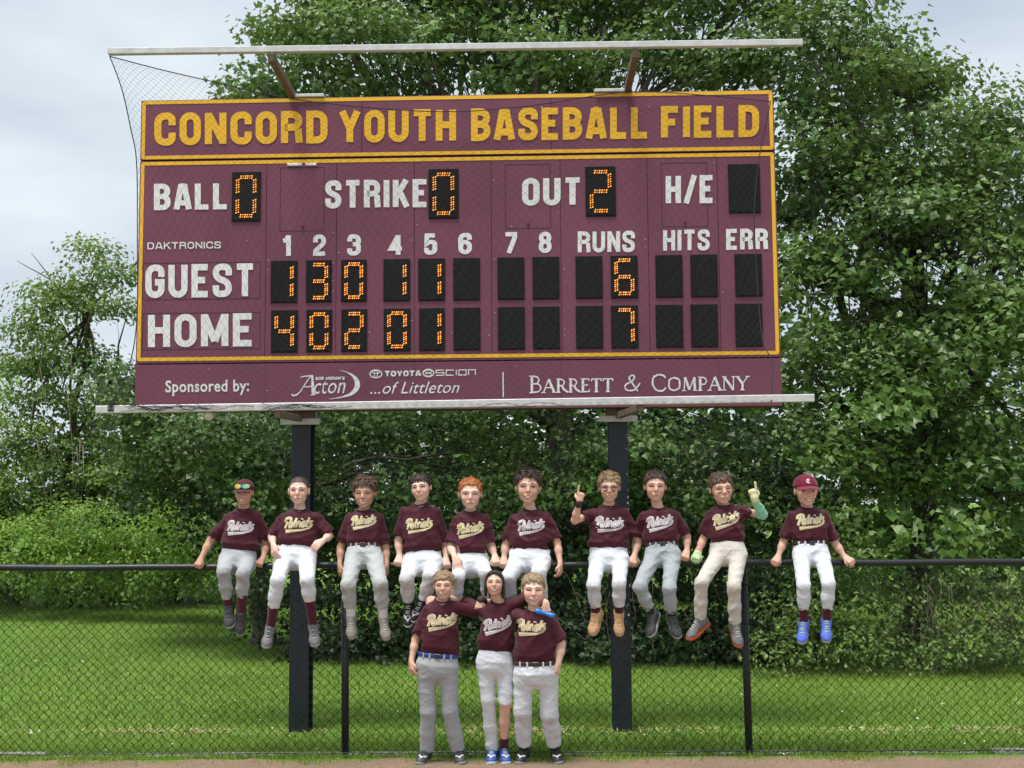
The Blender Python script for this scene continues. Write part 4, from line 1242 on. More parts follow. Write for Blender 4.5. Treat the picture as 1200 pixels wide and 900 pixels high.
def cloth_wave(seed, amp, lx=.05, lz=.05, fine=.4):
    """creases: a few sharp ridges in slanting directions, stronger in some places than in others"""
    r_ = np.random.default_rng(seed)
    dirs = []
    for i in range(7):
        an = r_.uniform(-.9, .9) if lz < lx else r_.uniform(-1.4, 1.4)
        wl = r_.uniform(.7, 1.5) * min(lx, lz)
        dirs.append((math.sin(an), r_.uniform(-.4, .4), math.cos(an), wl, r_.uniform(0, 6.28), r_.uniform(.4, 1.0)))
    mk = r_.standard_normal((7, 3)); mp = r_.uniform(0, 6.28, 7)
    def fn(x, y, z):
        v = 0
        bend = .018 * np.sin(x / .045 + mp[0]) + .014 * np.sin(z / .06 + mp[1]) + .012 * np.sin(y / .04 + mp[2])
        for i, (a, b, c, wl, ph, am) in enumerate(dirs):
            u = (a * x + b * y + c * z + bend) / wl + ph
            ridge = 1 - np.abs(np.sin(u))
            w = np.clip(.5 + .9 * np.sin((mk[i, 0] * x + mk[i, 1] * y + mk[i, 2] * z) / .075 + mp[i]), 0, 1)
            v = v - am * ridge ** 2 * w + .22 * am * w
        return (amp * v).astype(np.float32)
    return fn

# ------------------------------------------------------------------ materials for the players
def cloth_mat(name, c, dirt=None, rough=.8, sheen=.2, zr=None):
    m, N, L, P = nodes(name)
    tc = N.new('ShaderNodeTexCoord')
    n = N.new('ShaderNodeTexNoise'); n.inputs['Scale'].default_value = 14; n.inputs['Detail'].default_value = 5
    L.new(tc.outputs['Object'], n.inputs[0])
    r_ = N.new('ShaderNodeValToRGB')
    r_.color_ramp.elements[0].color = (*[x * .9 for x in c], 1); r_.color_ramp.elements[1].color = (*[min(1, x * 1.06) for x in c], 1)
    L.new(n.outputs[0], r_.inputs[0])
    out = r_.outputs[0]
    if dirt:                                   # dirt ground into the cloth from playing, its own patches
        at = N.new('ShaderNodeAttribute'); at.attribute_name = 'dirt'
        n2 = N.new('ShaderNodeTexNoise'); n2.inputs['Scale'].default_value = 22; n2.inputs['Detail'].default_value = 6
        L.new(tc.outputs['Object'], n2.inputs[0])
        mu = N.new('ShaderNodeMath'); mu.operation = 'MULTIPLY_ADD'
        L.new(n2.outputs[0], mu.inputs[0]); mu.inputs[1].default_value = 1.6; mu.inputs[2].default_value = -.4
        m3 = N.new('ShaderNodeMath'); m3.operation = 'MULTIPLY'; m3.use_clamp = True
        L.new(mu.outputs[0], m3.inputs[0]); L.new(at.outputs['Fac'], m3.inputs[1])
        mx = N.new('ShaderNodeMix'); mx.data_type = 'RGBA'; mx.inputs[7].default_value = (*dirt, 1)
        L.new(m3.outputs[0], mx.inputs[0]); L.new(out, mx.inputs[6]); out = mx.outputs[2]
    L.new(out, P.inputs['Base Color'])
    P.inputs['Roughness'].default_value = rough; P.inputs['Sheen Weight'].default_value = sheen
    P.inputs['Specular IOR Level'].default_value = .25
    n3 = N.new('ShaderNodeTexNoise'); n3.inputs['Scale'].default_value = 30; n3.inputs['Detail'].default_value = 3; n3.inputs['Distortion'].default_value = 1.2
    L.new(tc.outputs['Object'], n3.inputs[0])
    b = N.new('ShaderNodeBump'); b.inputs['Strength'].default_value = .45; b.inputs['Distance'].default_value = .012
    L.new(n3.outputs[0], b.inputs['Height']); L.new(b.outputs[0], P.inputs['Normal'])
    return m
def skin_mat(name, c):
    m, N, L, P = nodes(name)
    at = N.new('ShaderNodeAttribute'); at.attribute_name = 'blush'
    mx = N.new('ShaderNodeMix'); mx.data_type = 'RGBA'
    mx.inputs[6].default_value = (*c, 1); mx.inputs[7].default_value = (c[0] * 1.0, c[1] * .62, c[2] * .56, 1)
    L.new(at.outputs['Fac'], mx.inputs[0]); L.new(mx.outputs[2], P.inputs['Base Color'])
    P.inputs['Roughness'].default_value = .5; P.inputs['Specular IOR Level'].default_value = .35
    P.inputs['Subsurface Weight'].default_value = .12; P.inputs['Subsurface Radius'].default_value = (.012, .005, .003); P.inputs['Subsurface Scale'].default_value = .6
    return m
def hair_mat(name, c, c2):
    m, N, L, P = nodes(name)
    tc = N.new('ShaderNodeTexCoord'); mp = N.new('ShaderNodeMapping'); mp.inputs['Scale'].default_value = (1, 1, .22)
    n = N.new('ShaderNodeTexNoise'); n.inputs['Scale'].default_value = 160; n.inputs['Detail'].default_value = 4
    L.new(tc.outputs['Object'], mp.inputs[0]); L.new(mp.outputs[0], n.inputs[0])
    r_ = N.new('ShaderNodeValToRGB'); r_.color_ramp.elements[0].position = .35; r_.color_ramp.elements[1].position = .65
    r_.color_ramp.elements[0].color = (*c, 1); r_.color_ramp.elements[1].color = (*c2, 1)
    L.new(n.outputs[0], r_.inputs[0]); L.new(r_.outputs[0], P.inputs['Base Color'])
    b = N.new('ShaderNodeBump'); b.inputs['Strength'].default_value = .7; b.inputs['Distance'].default_value = .006
    L.new(n.outputs[0], b.inputs['Height']); L.new(b.outputs[0], P.inputs['Normal'])
    P.inputs['Roughness'].default_value = .5
    return m
M['shirt'] = cloth_mat('maroon_jersey', (0.068, 0.008, 0.019), rough=.62, sheen=.12)
M['collar'] = cloth_mat('maroon_ribbing', (0.042, 0.006, 0.014), rough=.8)
M['sock_maroon'] = cloth_mat('maroon_sock', (0.075, 0.010, 0.022))
M['sock_white'] = cloth_mat('white_sock', (0.72, 0.72, 0.70))
M['sock_black'] = cloth_mat('black_sock', (0.02, 0.02, 0.022))
M['pants_white'] = cloth_mat('white_trousers', (0.70, 0.73, 0.78), (0.33, 0.24, 0.17))
M['pants_grey'] = cloth_mat('grey_trousers', (0.40, 0.42, 0.44), (0.26, 0.21, 0.16))
M['pants_pale'] = cloth_mat('pale_grey_trousers', (0.47, 0.49, 0.49), (0.30, 0.24, 0.18))
M['pants_tan'] = cloth_mat('dusty_cream_trousers', (0.60, 0.57, 0.51), (0.36, 0.27, 0.19))
M['pants_silver'] = cloth_mat('silver_grey_trousers', (0.36, 0.40, 0.425), (0.30, 0.27, 0.22))
M['skin_pale'] = skin_mat('pale_skin', (0.80, 0.54, 0.43))
M['skin_fair'] = skin_mat('fair_skin', (0.72, 0.45, 0.335))
M['skin_tan'] = skin_mat('tanned_skin', (0.60, 0.355, 0.245))
M['eye_white'] = mat('eye_white', (0.70, 0.68, 0.66), .25)
M['iris'] = mat('dark_iris', (0.03, 0.018, 0.012), .15)
M['lid'] = mat('eyelid_line', (0.055, 0.025, 0.02), .7)
M['lip'] = mat('lips', (0.50, 0.20, 0.17), .5)
M['mouth_dark'] = mat('mouth_inside', (0.10, 0.02, 0.02), .6)
M['teeth'] = mat('teeth', (0.80, 0.77, 0.70), .3)
M['gold_print'] = mat('gold_print', (0.66, 0.53, 0.22), .7, var=.1, vscale=60)
M['cream_print'] = mat('cream_print', (0.74, 0.70, 0.56), .7, var=.06, vscale=60)
M['white_print'] = mat('white_print', (0.76, 0.74, 0.76), .7, var=.06, vscale=60)
M['grey_print'] = mat('pale_print', (0.56, 0.48, 0.52), .7)
M['belt_maroon'] = mat('maroon_belt', (0.09, 0.012, 0.026), .5)
M['belt_dark'] = mat('dark_belt', (0.030, 0.018, 0.020), .5)
M['belt_blue'] = mat('blue_belt', (0.02, 0.06, 0.30), .45)
M['belt_brown'] = mat('brown_belt', (0.055, 0.022, 0.018), .45)
M['buckle'] = mat('belt_buckle', (0.05, 0.05, 0.055), .35, metal=.4)
M['sole_dark'] = mat('dark_rubber', (0.03, 0.03, 0.032), .7)
M['sole_grey'] = mat('grey_rubber', (0.33, 0.33, 0.32), .7)
M['sole_white'] = mat('white_rubber', (0.68, 0.68, 0.66), .6)
M['sole_orange'] = mat('orange_rubber', (0.75, 0.10, 0.02), .6)
M['sole_tan'] = mat('tan_rubber', (0.52, 0.36, 0.20), .7)
for nm, c in (('charcoal', (.055, .058, .062)), ('grey', (.16, .16, .165)), ('taupe', (.30, .27, .23)), ('black', (.018, .018, .02)), ('silver', (.62, .62, .62)), ('tan', (.62, .38, .20)), ('blue', (.04, .12, .55)), ('navy', (.03, .085, .33)), ('violet_blue', (.10, .17, .68))):
    M['shoe_' + nm] = mat(nm + '_shoe', c, .55, var=.18, vscale=40, bump=.3, bscale=120)
M['lace_white'] = mat('white_lace', (.66, .66, .64), .8)
M['lace_green'] = mat('yellow_green_lace', (.55, .72, .12), .8)
M['lace_dark'] = mat('dark_lace', (.03, .03, .03), .8)
M['lace_pink'] = mat('pale_orange_lace', (.72, .38, .22), .8)
M['cap'] = cloth_mat('maroon_cap', (0.20, 0.012, 0.035))
M['cap_dark'] = cloth_mat('dark_maroon_cap', (0.085, 0.012, 0.022))
M['glove'] = mat('glove_pale', (.62, .66, .58), .7, c2=(.66, .56, .16), vscale=26)
M['glove_green'] = mat('glove_green_panel', (.35, .62, .18), .7, c2=(.62, .70, .50), vscale=20)
M['arm_green'] = cloth_mat('mint_arm_sleeve', (0.27, 0.62, 0.40))
M['band_pink'] = mat('pink_wristband', (.70, .30, .28), .8)
M['band_dark'] = mat('dark_wristband', (.05, .02, .03), .7)
M['frame_dark'] = mat('dark_glasses_frame', (.035, .03, .04), .3)
M['eye_black'] = mat('eye_black_smear', (.10, .06, .055), .8)
M['blue_plastic'] = mat('bright_blue_plastic', (.01, .23, .72), .35)
m, N, L, P = nodes('mirror_lens')
tc = N.new('ShaderNodeTexCoord'); gr = N.new('ShaderNodeSeparateXYZ'); L.new(tc.outputs['Object'], gr.inputs[0])
ns = N.new('ShaderNodeTexNoise'); ns.inputs['Scale'].default_value = 16; L.new(tc.outputs['Object'], ns.inputs[0])
rp = N.new('ShaderNodeValToRGB'); el = rp.color_ramp.elements
el[0].position = .3; el[0].color = (.02, .35, .75, 1); el[1].position = .75; el[1].color = (.75, .25, .05, 1)
e = el.new(.45); e.color = (.10, .65, .45, 1); e = el.new(.58); e.color = (.85, .72, .10, 1)
L.new(ns.outputs[0], rp.inputs[0]); L.new(rp.outputs[0], P.inputs['Base Color'])
P.inputs['Metallic'].default_value = .6; P.inputs['Roughness'].default_value = .15
M['mirror_lens'] = m
HAIR = {'brown': ((.055, .030, .017), (.16, .095, .055)), 'light_brown': ((.11, .065, .035), (.30, .20, .12)), 'dark': ((.010, .007, .006), (.045, .028, .022)), 'red': ((.26, .07, .018), (.58, .21, .06)),
        'sandy': ((.17, .11, .06), (.42, .30, .17)), 'blond': ((.16, .10, .055), (.46, .32, .17)), 'dark_brown': ((.030, .018, .012), (.095, .055, .036)), 'buzz': ((.05, .030, .022), (.12, .075, .055))}
for k_, (a, b) in list(HAIR.items()): M['hair_' + k_] = hair_mat(k_ + '_hair', a, b)

VR, VU, VF = np.array((1., 0, 0)), np.array((0, 0, 1.)), np.array((0, -1., 0))
def W3(r_, u, f): return VR * r_ + VU * u + VF * f
def rotm(axis, ang):
    return np.array(Matrix.Rotation(ang, 3, Vector(axis)))

def hand_prims(s, wrist, dr, pn, curl, ts, sc_=1.0, mode='', grow=0.0):
    """a palm with four fingers and a thumb; curl 0 straight .. 1 fist"""
    dr = nrm(dr); pn = np.asarray(pn, float); pn = nrm(pn - dr * (pn @ dr)); ac = np.cross(dr, pn)
    w = np.array(wrist, float)
    k = .005
    pc = w + dr * .012 * sc_; pe = w + dr * .062 * sc_
    s.cone(pc - dr * .02, pc + dr * .01, .021 * sc_, .023 * sc_, .012, (pn, .75), grow=grow)
    for o_ in (-.018, 0, .018):
        s.cone(pc + ac * o_ * .6 * sc_, pe + ac * o_ * 1.15 * sc_, .0155 * sc_, .0135 * sc_, .010, (pn, .8), grow=grow)
    for i, (o_, ln) in enumerate(((.027, .064), (.0095, .072), (-.0085, .067), (-.026, .052))):
        o_ *= ts                                       # index next to the thumb
        c_ = curl
        if mode == 'point': c_ = .02 if i == 0 else 1.0
        b = pe + ac * o_ * sc_ - dr * .004 * sc_
        d = dr.copy(); d = nrm(d + ac * o_ * (2.2 if c_ < .6 else .3))
        ax = np.cross(d, pn)
        r_ = .0088 * sc_
        for j, (fr, an) in enumerate(((.44, 62), (.31, 80), (.25, 55))):
            d = rotm(ax, R(an) * c_ * (1 - .12 * (i - 1.5) * (c_ < .9) * .4)) @ d
            e_ = b + d * ln * fr * sc_ * (1.15 if mode == 'point' and i == 0 else 1)
            s.cone(b, e_, r_, r_ * .9, k, grow=grow); b = e_; r_ *= .92
    tb = w + dr * .018 * sc_ + ac * ts * .020 * sc_
    td = nrm(dr * .75 + ac * ts * .75 + pn * (.25 + .5 * min(curl, .8)))
    m_ = tb + td * .030 * sc_
    s.cone(tb, m_, .0125 * sc_, .0100 * sc_, .008, grow=grow)
    td2 = nrm(dr * .9 + ac * ts * (.25 - .7 * min(curl, 1) * .6) + pn * (.25 + .4 * curl))
    s.cone(m_, m_ + td2 * .027 * sc_, .0098 * sc_, .0078 * sc_, k, grow=grow)

def strands(S, style, ln, Hp, hr, hf, hu, hs, thr_f, thr_u, r_):
    """loose flat locks of hair over the scalp, as strips"""
    V_, F_ = [], []
    if S.get('capped'): return (V_, F_)
    n = 500 if style == 'buzz' else 1500
    part = S.get('part', .3)
    for i in range(n):
        az = r_.uniform(0, 2 * math.pi); el_ = math.asin(r_.uniform(-.15, 1))
        d = np.array((math.cos(az) * math.cos(el_), math.sin(az) * math.cos(el_), math.sin(el_)))
        f_, u_ = -.016 + .090 * d[1], .026 + .082 * d[2]
        if u_ < np.interp(f_, thr_f, thr_u) - .001: continue
        nd = nrm(hr * d[0] + hf * d[1] + hu * d[2])
        p = Hp(.0725 * d[0], f_, u_) + nd * .004
        flow = hr * (d[0] - part + .3 * r_.standard_normal()) + hf * (.9 * d[1] + .35 + .35 * r_.standard_normal()) + hu * (-.5 + .3 * r_.standard_normal())
        flow = nrm(flow - nd * (flow @ nd))
        lift = {'curly': 1.0, 'messy': .75, 'short': .5, 'fringe': .32, 'long': .2, 'spiky': 1.3, 'buzz': .6}[style] * (.35 + .75 * max(0, d[2]) + .35 * max(0, d[1]) * (style in ('spiky', 'short')))
        L_ = (.008 if style == 'buzz' else max(.018, ln * 1.1)) * hs * r_.uniform(.6, 1.45) * (.6 + .5 * max(0, d[2]))
        dd = nrm(flow + nd * (lift + .2)); q0 = p
        sd_ = nrm(np.cross(dd, nd)); w = .0015 if style != 'buzz' else .0009
        b0 = len(V_)
        for sg in range(4):
            ww_ = w * (1 - sg / 3.3)
            V_.append(q0 + sd_ * ww_); V_.append(q0 - sd_ * ww_)
            if sg < 3: F_.append((b0 + 2 * sg, b0 + 2 * sg + 1, b0 + 2 * sg + 3, b0 + 2 * sg + 2))
            dd = nrm(dd - nd * (.28 + lift * .2) + hu * -.10 + r_.standard_normal(3) * (.45 if style == 'curly' else .16))
            q0 = q0 + dd * L_ / 3
    return (np.array(V_).reshape(-1, 3), np.array(F_, dtype=np.int64).reshape(-1, 4))
class Surf:
    """casts drawings on to a finished surface"""
    def __init__(s, me, frame_o, rt, up, fw):
        s.bvh = BVHTree.FromPolygons([v.co.copy() for v in me.vertices], [tuple(p.vertices) for p in me.polygons])
        s.o, s.rt, s.up, s.fw = Vector(frame_o), Vector(rt), Vector(up), Vector(fw)
    def hit(s, x, y, off):
        o = s.o + s.rt * x + s.up * y + s.fw * .6
        h_, n_, _, _ = s.bvh.ray_cast(o, -s.fw, 1.2)
        if h_ is None: return None
        return h_ + (n_ * .5 + s.fw * .5).normalized() * off
    def quads(s, mb, Q, off):
        for qd in Q:
            P = [s.hit(v[0], v[1], off) for v in qd]
            if all(p is not None for p in P): mb.add(P, [(0, 1, 2, 3)], True)
    def poly(s, mb, pts, off, rings=2):
        cx = sum(p[0] for p in pts) / len(pts); cy = sum(p[1] for p in pts) / len(pts)
        n = len(pts); V_ = [s.hit(cx, cy, off)]
        for r_ in range(1, rings + 1):
            V_ += [s.hit(cx + (p[0] - cx) * r_ / rings, cy + (p[1] - cy) * r_ / rings, off) for p in pts]
        if any(v is None for v in V_): return
        Fs = [(0, 1 + i, 1 + (i + 1) % n) for i in range(n)]
        for r_ in range(rings - 1):
            a = 1 + r_ * n; b = a + n
            Fs += [(a + i, b + i, b + (i + 1) % n, a + (i + 1) % n) for i in range(n)]
        mb.add(V_, Fs, True)
def resample(pts, step):
    out = [pts[0]]
    for a, b in zip(pts[:-1], pts[1:]):
        n = max(1, int(math.dist(a, b) / step))
        out += [(a[0] + (b[0] - a[0]) * k / n, a[1] + (b[1] - a[1]) * k / n) for k in range(1, n + 1)]
    return out
SCRIPT = {
 'P': (.86, [[(.28, -.05), (.40, .55), (.46, 1.0)], [(-.02, .62), (.02, .95, .15), (.45, 1.08, .2), (.95, .98, .2), (.90, .48, .2), (.38, .42)]]),
 'a': (.62, [('c', [(.02, .02, .2), (.04, .55, .2), (.46, .55, .2), (.44, .02, .2)]), [(.46, .6), (.44, .1, .1), (.62, .06)]]),
 't': (.46, [[(.22, 1.0), (.14, .12, .1), (.38, .04)], [(-.06, .62), (.46, .66)]]),
 'r': (.50, [[(.08, .6), (.08, 0)], [(.08, .38), (.25, .6, .1), (.48, .56)]]),
 'i': (.30, [[(.12, .58), (.1, .08, .06), (.26, .04)], [(.13, .82), (.15, .94)]]),
 'o': (.60, [('c', [(.02, .02, .22), (.04, .58, .22), (.50, .58, .22), (.48, .02, .22)])]),
 's': (.5, [[(.44, .54), (.2, .62, .1), (.04, .44, .1), (.42, .24, .1), (.3, .0, .1), (.0, .04)]]),
}
def jersey_lettering(surf, parent, width, x0, y0, slope, out_m, in_m):
    cap = width * .335
    tot = sum(SCRIPT[c][0] + .045 for c in 'Patriots')
    strokes = []; x = 0
    for ch in 'Patriots':
        w, ps = SCRIPT[ch]
        for p in ps:
            cl = isinstance(p, tuple); pp = fillet(p[1] if cl else p, cl)
            if cl: pp = pp + [pp[0]]
            strokes.append([(x + a, b) for a, b in pp])
        x += w + .045
    # tail that sweeps back under the word
    tail = [(tot - .25, -.12), (tot * .72, -.30), (tot * .45, -.34), (tot * .12, -.38)]
    def T(p):
        u = p[0] / tot * width; v = p[1] * cap * (1.0 + .0 * u)
        X_ = u + v * .22 - width / 2
        return (x0 + X_, y0 + v + X_ * slope)
    for nm, w_, off, m_ in (('jersey_lettering', .27, .0016, out_m), ('jersey_lettering_fill', .105, .0030, in_m)):
        mb = MB()
        for k, st in enumerate(strokes):
            Q = ribbon([T(p) for p in resample(st, .3)], w_ * cap)
            surf.quads(mb, Q, off + (k % 6) * .0001)
        Q = ribbon([T(p) for p in resample(tail, .25)], [cap * a * (1 if nm[-1] == 'g' else .4) for a in np.linspace(.16, .40, len(resample(tail, .25)))])
        surf.quads(mb, Q, off + .0007)
        mb.build(nm, m_, parent)

def person(S):
    """builds one player from the places of the joints in the picture; S is a dict"""
    seated = S.get('seated', True)
    D = S.get('dy', 0.0)
    P3 = lambda t, d=0.0: np.array(at_fence(t[0], t[1], D + (t[2] if len(t) > 2 else d)))
    shL, shR = P3(S['sh'][0], .02), P3(S['sh'][1], .02)
    waist = P3(S['waist'], S.get('wd', .03))
    ww = S['ww'] / 151 / 2                                    # half width of the waist
    rt = nrm(shR - shL)
    neck0 = (shL + shR) / 2
    up = nrm(neck0 - waist); fw = nrm(np.cross(rt, up))
    if fw[1] > 0: fw = -fw
    rt = nrm(rt - up * (rt @ up))
    sw = np.linalg.norm(shR - shL) / 2
    fat = S.get('fat', 1.0)
    # joints
    jL, jR = shL + rt * .046 - up * .034 , shR - rt * .046 - up * .034
    nb = neck0 + up * .034
    elL, wrL = P3(S['armL'][0], -.02), P3(S['armL'][1], .03)
    elR, wrR = P3(S['armR'][0], -.02), P3(S['armR'][1], .03)
    hc = waist - up * (.085 if seated else .10) * 1.0 + fw * (.02 if seated else 0)
    hw = max(.070, ww * .60)
    hipL, hipR = hc - rt * hw, hc + rt * hw
    if seated: hipL = hipL - VU * .015 + VF * .02; hipR = hipR - VU * .015 + VF * .02
    knL, knR = P3(S['legL'][0], .27 if seated else .03), P3(S['legR'][0], .27 if seated else .03)
    anL, anR = P3(S['legL'][1], .20 if seated else 0), P3(S['legR'][1], .20 if seated else 0)
    if not seated: anL[2] = anR[2] = .078
    toL, toR = P3(S['legL'][2], .30), P3(S['legR'][2], .30)
    if not seated:
        for t_, a_ in ((toL, anL), (toR, anR)): t_[2] = .035
    base = Vector((waist[0], waist[1], 0.0))
    root = empty('person', base, S['label'], 'person', 'boys seated in a row on the fence rail' if seated else 'boys standing together before the fence')
    # ---- head frame
    top, chin = P3(S['head'][0], .04), P3(S['head'][1], .07)
    hH = np.linalg.norm((top - chin) * np.array((1, 0, 1))) - S.get('hair_h', .012)
    hs = hH / .212
    yaw, pit, rol = [R(a) for a in S.get('turn', (0, 0, 0))]
    # yaw: to the picture's right, pitch: nod down, roll: tilt clockwise
    hf = nrm(W3(math.sin(yaw), -math.sin(pit), math.cos(yaw) * math.cos(pit)))
    hu = W3(math.sin(rol), math.cos(rol), 0); hu = nrm(hu - hf * (hu @ hf)); hr = nrm(np.cross(hu, -hf)) 
    hr = nrm(np.cross(hf, hu)); 
    if hr[0] < 0: hr = -hr
    fwide = S.get('wide', 1.05)
    mid = chin + nrm(top - chin) * hH * .5
    hc0 = np.array((mid[0], 0, mid[2])); hc0[1] = nb[1] - .035 - S.get('headfwd', 0.0)
    Hp = lambda x, f, u: hc0 + (hr * x * fwide + hf * f + hu * u) * hs
    Rh = np.stack([hr, hf, hu])
    b = Solid()
    b.ell(Hp(0, -.014, .024), Rh, np.array((.0725 * fwide, .090, .082)) * hs, .02)
    b.ell(Hp(0, .022, -.026), Rh, np.array((.0545 * fwide, .060, .071)) * hs, .03)
    cw = S.get('cheek', 1.0)
    b.cone(Hp(-.027, .016, -.060), Hp(.027, .016, -.060), .0215 * hs * cw, .0215 * hs * cw, .03)
    b.cone(Hp(-.008, .056, -.089), Hp(.008, .056, -.089), .015 * hs, .015 * hs, .025)
    for sx in (-1, 1):
        b.ell(Hp(sx * .034, .052, -.030), Rh, np.array((.022, .020, .022)) * hs * cw, .022)
        b.cone(Hp(sx * .012, .078, .019), Hp(sx * .042, .064, .019), .011 * hs, .010 * hs, .012)
        b.ell(Hp(sx * .0735, -.010, -.004), Rh, np.array((.0080, .018, .028)) * hs * S.get('ear', 1.0), .006)
        b.ell(Hp(sx * .031, .092, .0005), Rh, np.array((.0165, .015, .0095)) * hs, .008, -1)
        b.ell(Hp(sx * .0082, .0905, -.0285), Rh, np.array((.0062, .008, .0058)) * hs, .006)
    b.cone(Hp(0, .078, .008), Hp(0, .0985, -.023), .0078 * hs, .0098 * hs, .010)
    b.cone(Hp(-.018, .0775, -.0555), Hp(.018, .0775, -.0555), .0072 * hs, .0072 * hs, .008)
    b.cone(Hp(-.014, .0765, -.067), Hp(.014, .0765, -.067), .0072 * hs, .0072 * hs, .008)
    # neck, trunk
    nr = .0395 * (.5 + .5 * fat)
    b.cone(nb - up * .03 - fw * .004, Hp(0, -.015, -.06), nr * 1.08, nr, .025)
    tt = [0, .15, .4, .68, .84, .94, 1.0]
    swi = sw * .72
    Wb = np.array([ww * .95, ww * .95, (ww + swi) / 2 * .96, swi * 1.0, swi * .90, swi * .60, .050])
    Db = np.array([.078, .085, .086, .088, .078, .062, .045]) * fat
    b.loft(waist - up * .02, nb, rt, tt, Wb - .010, Db - .010, .03)
    b.loft(hc - up * .06, waist, rt, [0, .5, 1], np.array([ww * .7, ww * .85, ww * .85]) - .01, np.array([.07, .085, .075]) * fat - .008, .03)
    ar = S.get('arm', .85)
    for j, e_, w_ in ((jL, elL, wrL), (jR, elR, wrR)):
        b.cone(j, e_, .039 * ar, .032 * ar, .025)
        m_ = e_ * .65 + w_ * .35
        b.cone(e_, m_, .0315 * ar, .033 * ar, .02); b.cone(m_, w_, .032 * ar, .0215 * ar, .02)
    hsc = S.get('hand', .92)
    for side, w_, h_ in ((1, wrL, S['handL']), (-1, wrR, S['handR'])):
        hand_prims(b, w_, W3(*h_[0]), W3(*h_[1]), h_[2], side, hsc, h_[3] if len(h_) > 3 else '')
    lr = S.get('leg', 1.0)
    for hp, kn, an, to in ((hipL, knL, anL, toL), (hipR, knR, anR, toR)):
        b.cone(hp, kn, .060 * lr, .044 * lr, .03); b.cone(kn, kn * .6 + an * .4, .041 * lr, .0405 * lr, .02); b.cone(kn * .6 + an * .4, an, .0395 * lr, .027 * lr, .02)
        b.cone(an, an * .7 + to * .3 - nrm(nrm(kn - an) - nrm(to - an) * float(nrm(kn - an) @ nrm(to - an))) * .028, .026, .018, .015)
    me = b.mesh('body', .0065, hz=.0055, zbreak=(float(min(shL[2], shR[2])) - .03, .0084))
    n = len(me.vertices); co = np.empty(n * 3, np.float32); me.vertices.foreach_get('co', co); co = co.reshape(-1, 3)
    bl = np.zeros(n)
    for x, f, u, s_, a_ in ((-.036, .07, -.03, .020, .40), (.036, .07, -.03, .020, .40), (0, .10, -.025, .012, .35), (-.078, 0, -.005, .02, .45), (.078, 0, -.005, .02, .45)):
        bl += a_ * np.exp(-((co - Hp(x, f, u)) ** 2).sum(1) / (2 * (s_ * hs) ** 2))
    for w_, h_ in ((wrL, S['handL']), (wrR, S['handR'])):
        kk = w_ + nrm(W3(*h_[0])) * .075 * hsc
        bl += .32 * np.exp(-((co - kk) ** 2).sum(1) / (2 * .025 ** 2))
    for e_ in (elL, elR): bl += .3 * np.exp(-((co - e_) ** 2).sum(1) / (2 * .03 ** 2))
    a = me.attributes.new('blush', 'FLOAT', 'POINT'); a.data.foreach_set('value', np.clip(bl, 0, .8).astype(np.float32))
    face = Surf(me, hc0, hr, hu, hf)
    body = link_mesh('body', me, M[S['skin']], root)
    # ---- face drawing
    k = hs
    for sx in (-1, 1):
        ex, ey = sx * .0315 * k * fwide, .0005 * k
        op = S.get('eye_open', .55)
        mb = MB()
        al = [(ex + .0155 * k * math.cos(t), ey + (.0090 if math.sin(t) > 0 else .0062) * k * op * math.sin(t)) for t in [2 * math.pi * i / 14 for i in range(14)]]
        face.poly(mb, al, .0010)
        eye = mb.build('eye', M['eye_white'], root)
        mb = MB(); face.poly(mb, [(ex + min(.0052, .0062) * k * math.cos(t), ey + .0008 * k + min(.0058, .0075 * op + .0010) * k * math.sin(t)) for t in [2 * math.pi * i / 10 for i in range(10)]], .0018, 1)
        ir = mb.build('iris', M['iris'], eye)
        mb = MB(); face.quads(mb, ribbon([(ex + .0155 * k * math.cos(t), ey + .0098 * k * op * math.sin(t)) for t in [math.pi * (1 - i / 8) for i in range(9)]], .0042 * k), .0022)
        face.quads(mb, ribbon([(ex + .0145 * k * math.cos(t), ey - .0070 * k * op * math.sin(t)) for t in [math.pi * (1 - i / 8) for i in range(9)]], .0014 * k), .0014)
        mb.build('eyelid', M['lid'], root)
        mb = MB(); bt = S.get('brow', 1.0)
        face.quads(mb, ribbon([(sx * (.014 + .034 * i / 6) * k, (.0185 + .0048 * math.sin(math.pi * (.25 + .65 * i / 6))) * k) for i in range(7)], [.0030 * k * bt, .0052 * k * bt, .0055 * k * bt, .0050 * k * bt, .0044 * k * bt, .0034 * k * bt, .0018 * k * bt]), .0016)
        mb.build('eyebrow', M['hair_' + S['hair'][0]], root)
    ms = S.get('mouth', 'smile')
    mb = MB(); cy = -.0600 * k; hwid = (.0285 if ms == 'grin' else .025 if ms == 'smile' else .018) * k
    cv = {'grin': .010, 'smile': .006, 'closed': .000, 'open': .0, 'grimace': -.003}[ms] * k
    up_l = [(hwid * (i / 5 - 1), cy + cv * (i / 5 - 1) ** 2 + .0022 * k * (1 - abs(i / 5 - 1))) for i in range(11)]
    gap_ = {'grin': .0135, 'smile': .0080, 'closed': .0018, 'open': .011, 'grimace': .007}[ms] * k
    lo_l = [(x, y - gap_ * (1 - (x / hwid) ** 2)) for x, y in up_l]
    face.poly(mb, up_l + lo_l[::-1][1:-1], .0012, 1)
    mouth = mb.build('mouth', M['mouth_dark'] if ms in ('closed', 'open') else M['teeth'], root)
    mb = MB()
    face.quads(mb, ribbon([(x, y + .0012 * k) for x, y in up_l], .0034 * k), .0020)
    face.quads(mb, ribbon([(x, y - .0016 * k) for x, y in lo_l], .0044 * k), .0022)
    mb.build('lips', M['lip'], mouth)
    if S.get('eyeblack'):
        mb = MB()
        for sx in (-1, 1):
            face.quads(mb, ribbon([(sx * (.020 + .008 * i) * k, (-.0205 - .0012 * i) * k) for i in range(4)], .0075 * k), .0016)
        mb.build('eye_black', M['eye_black'], root)
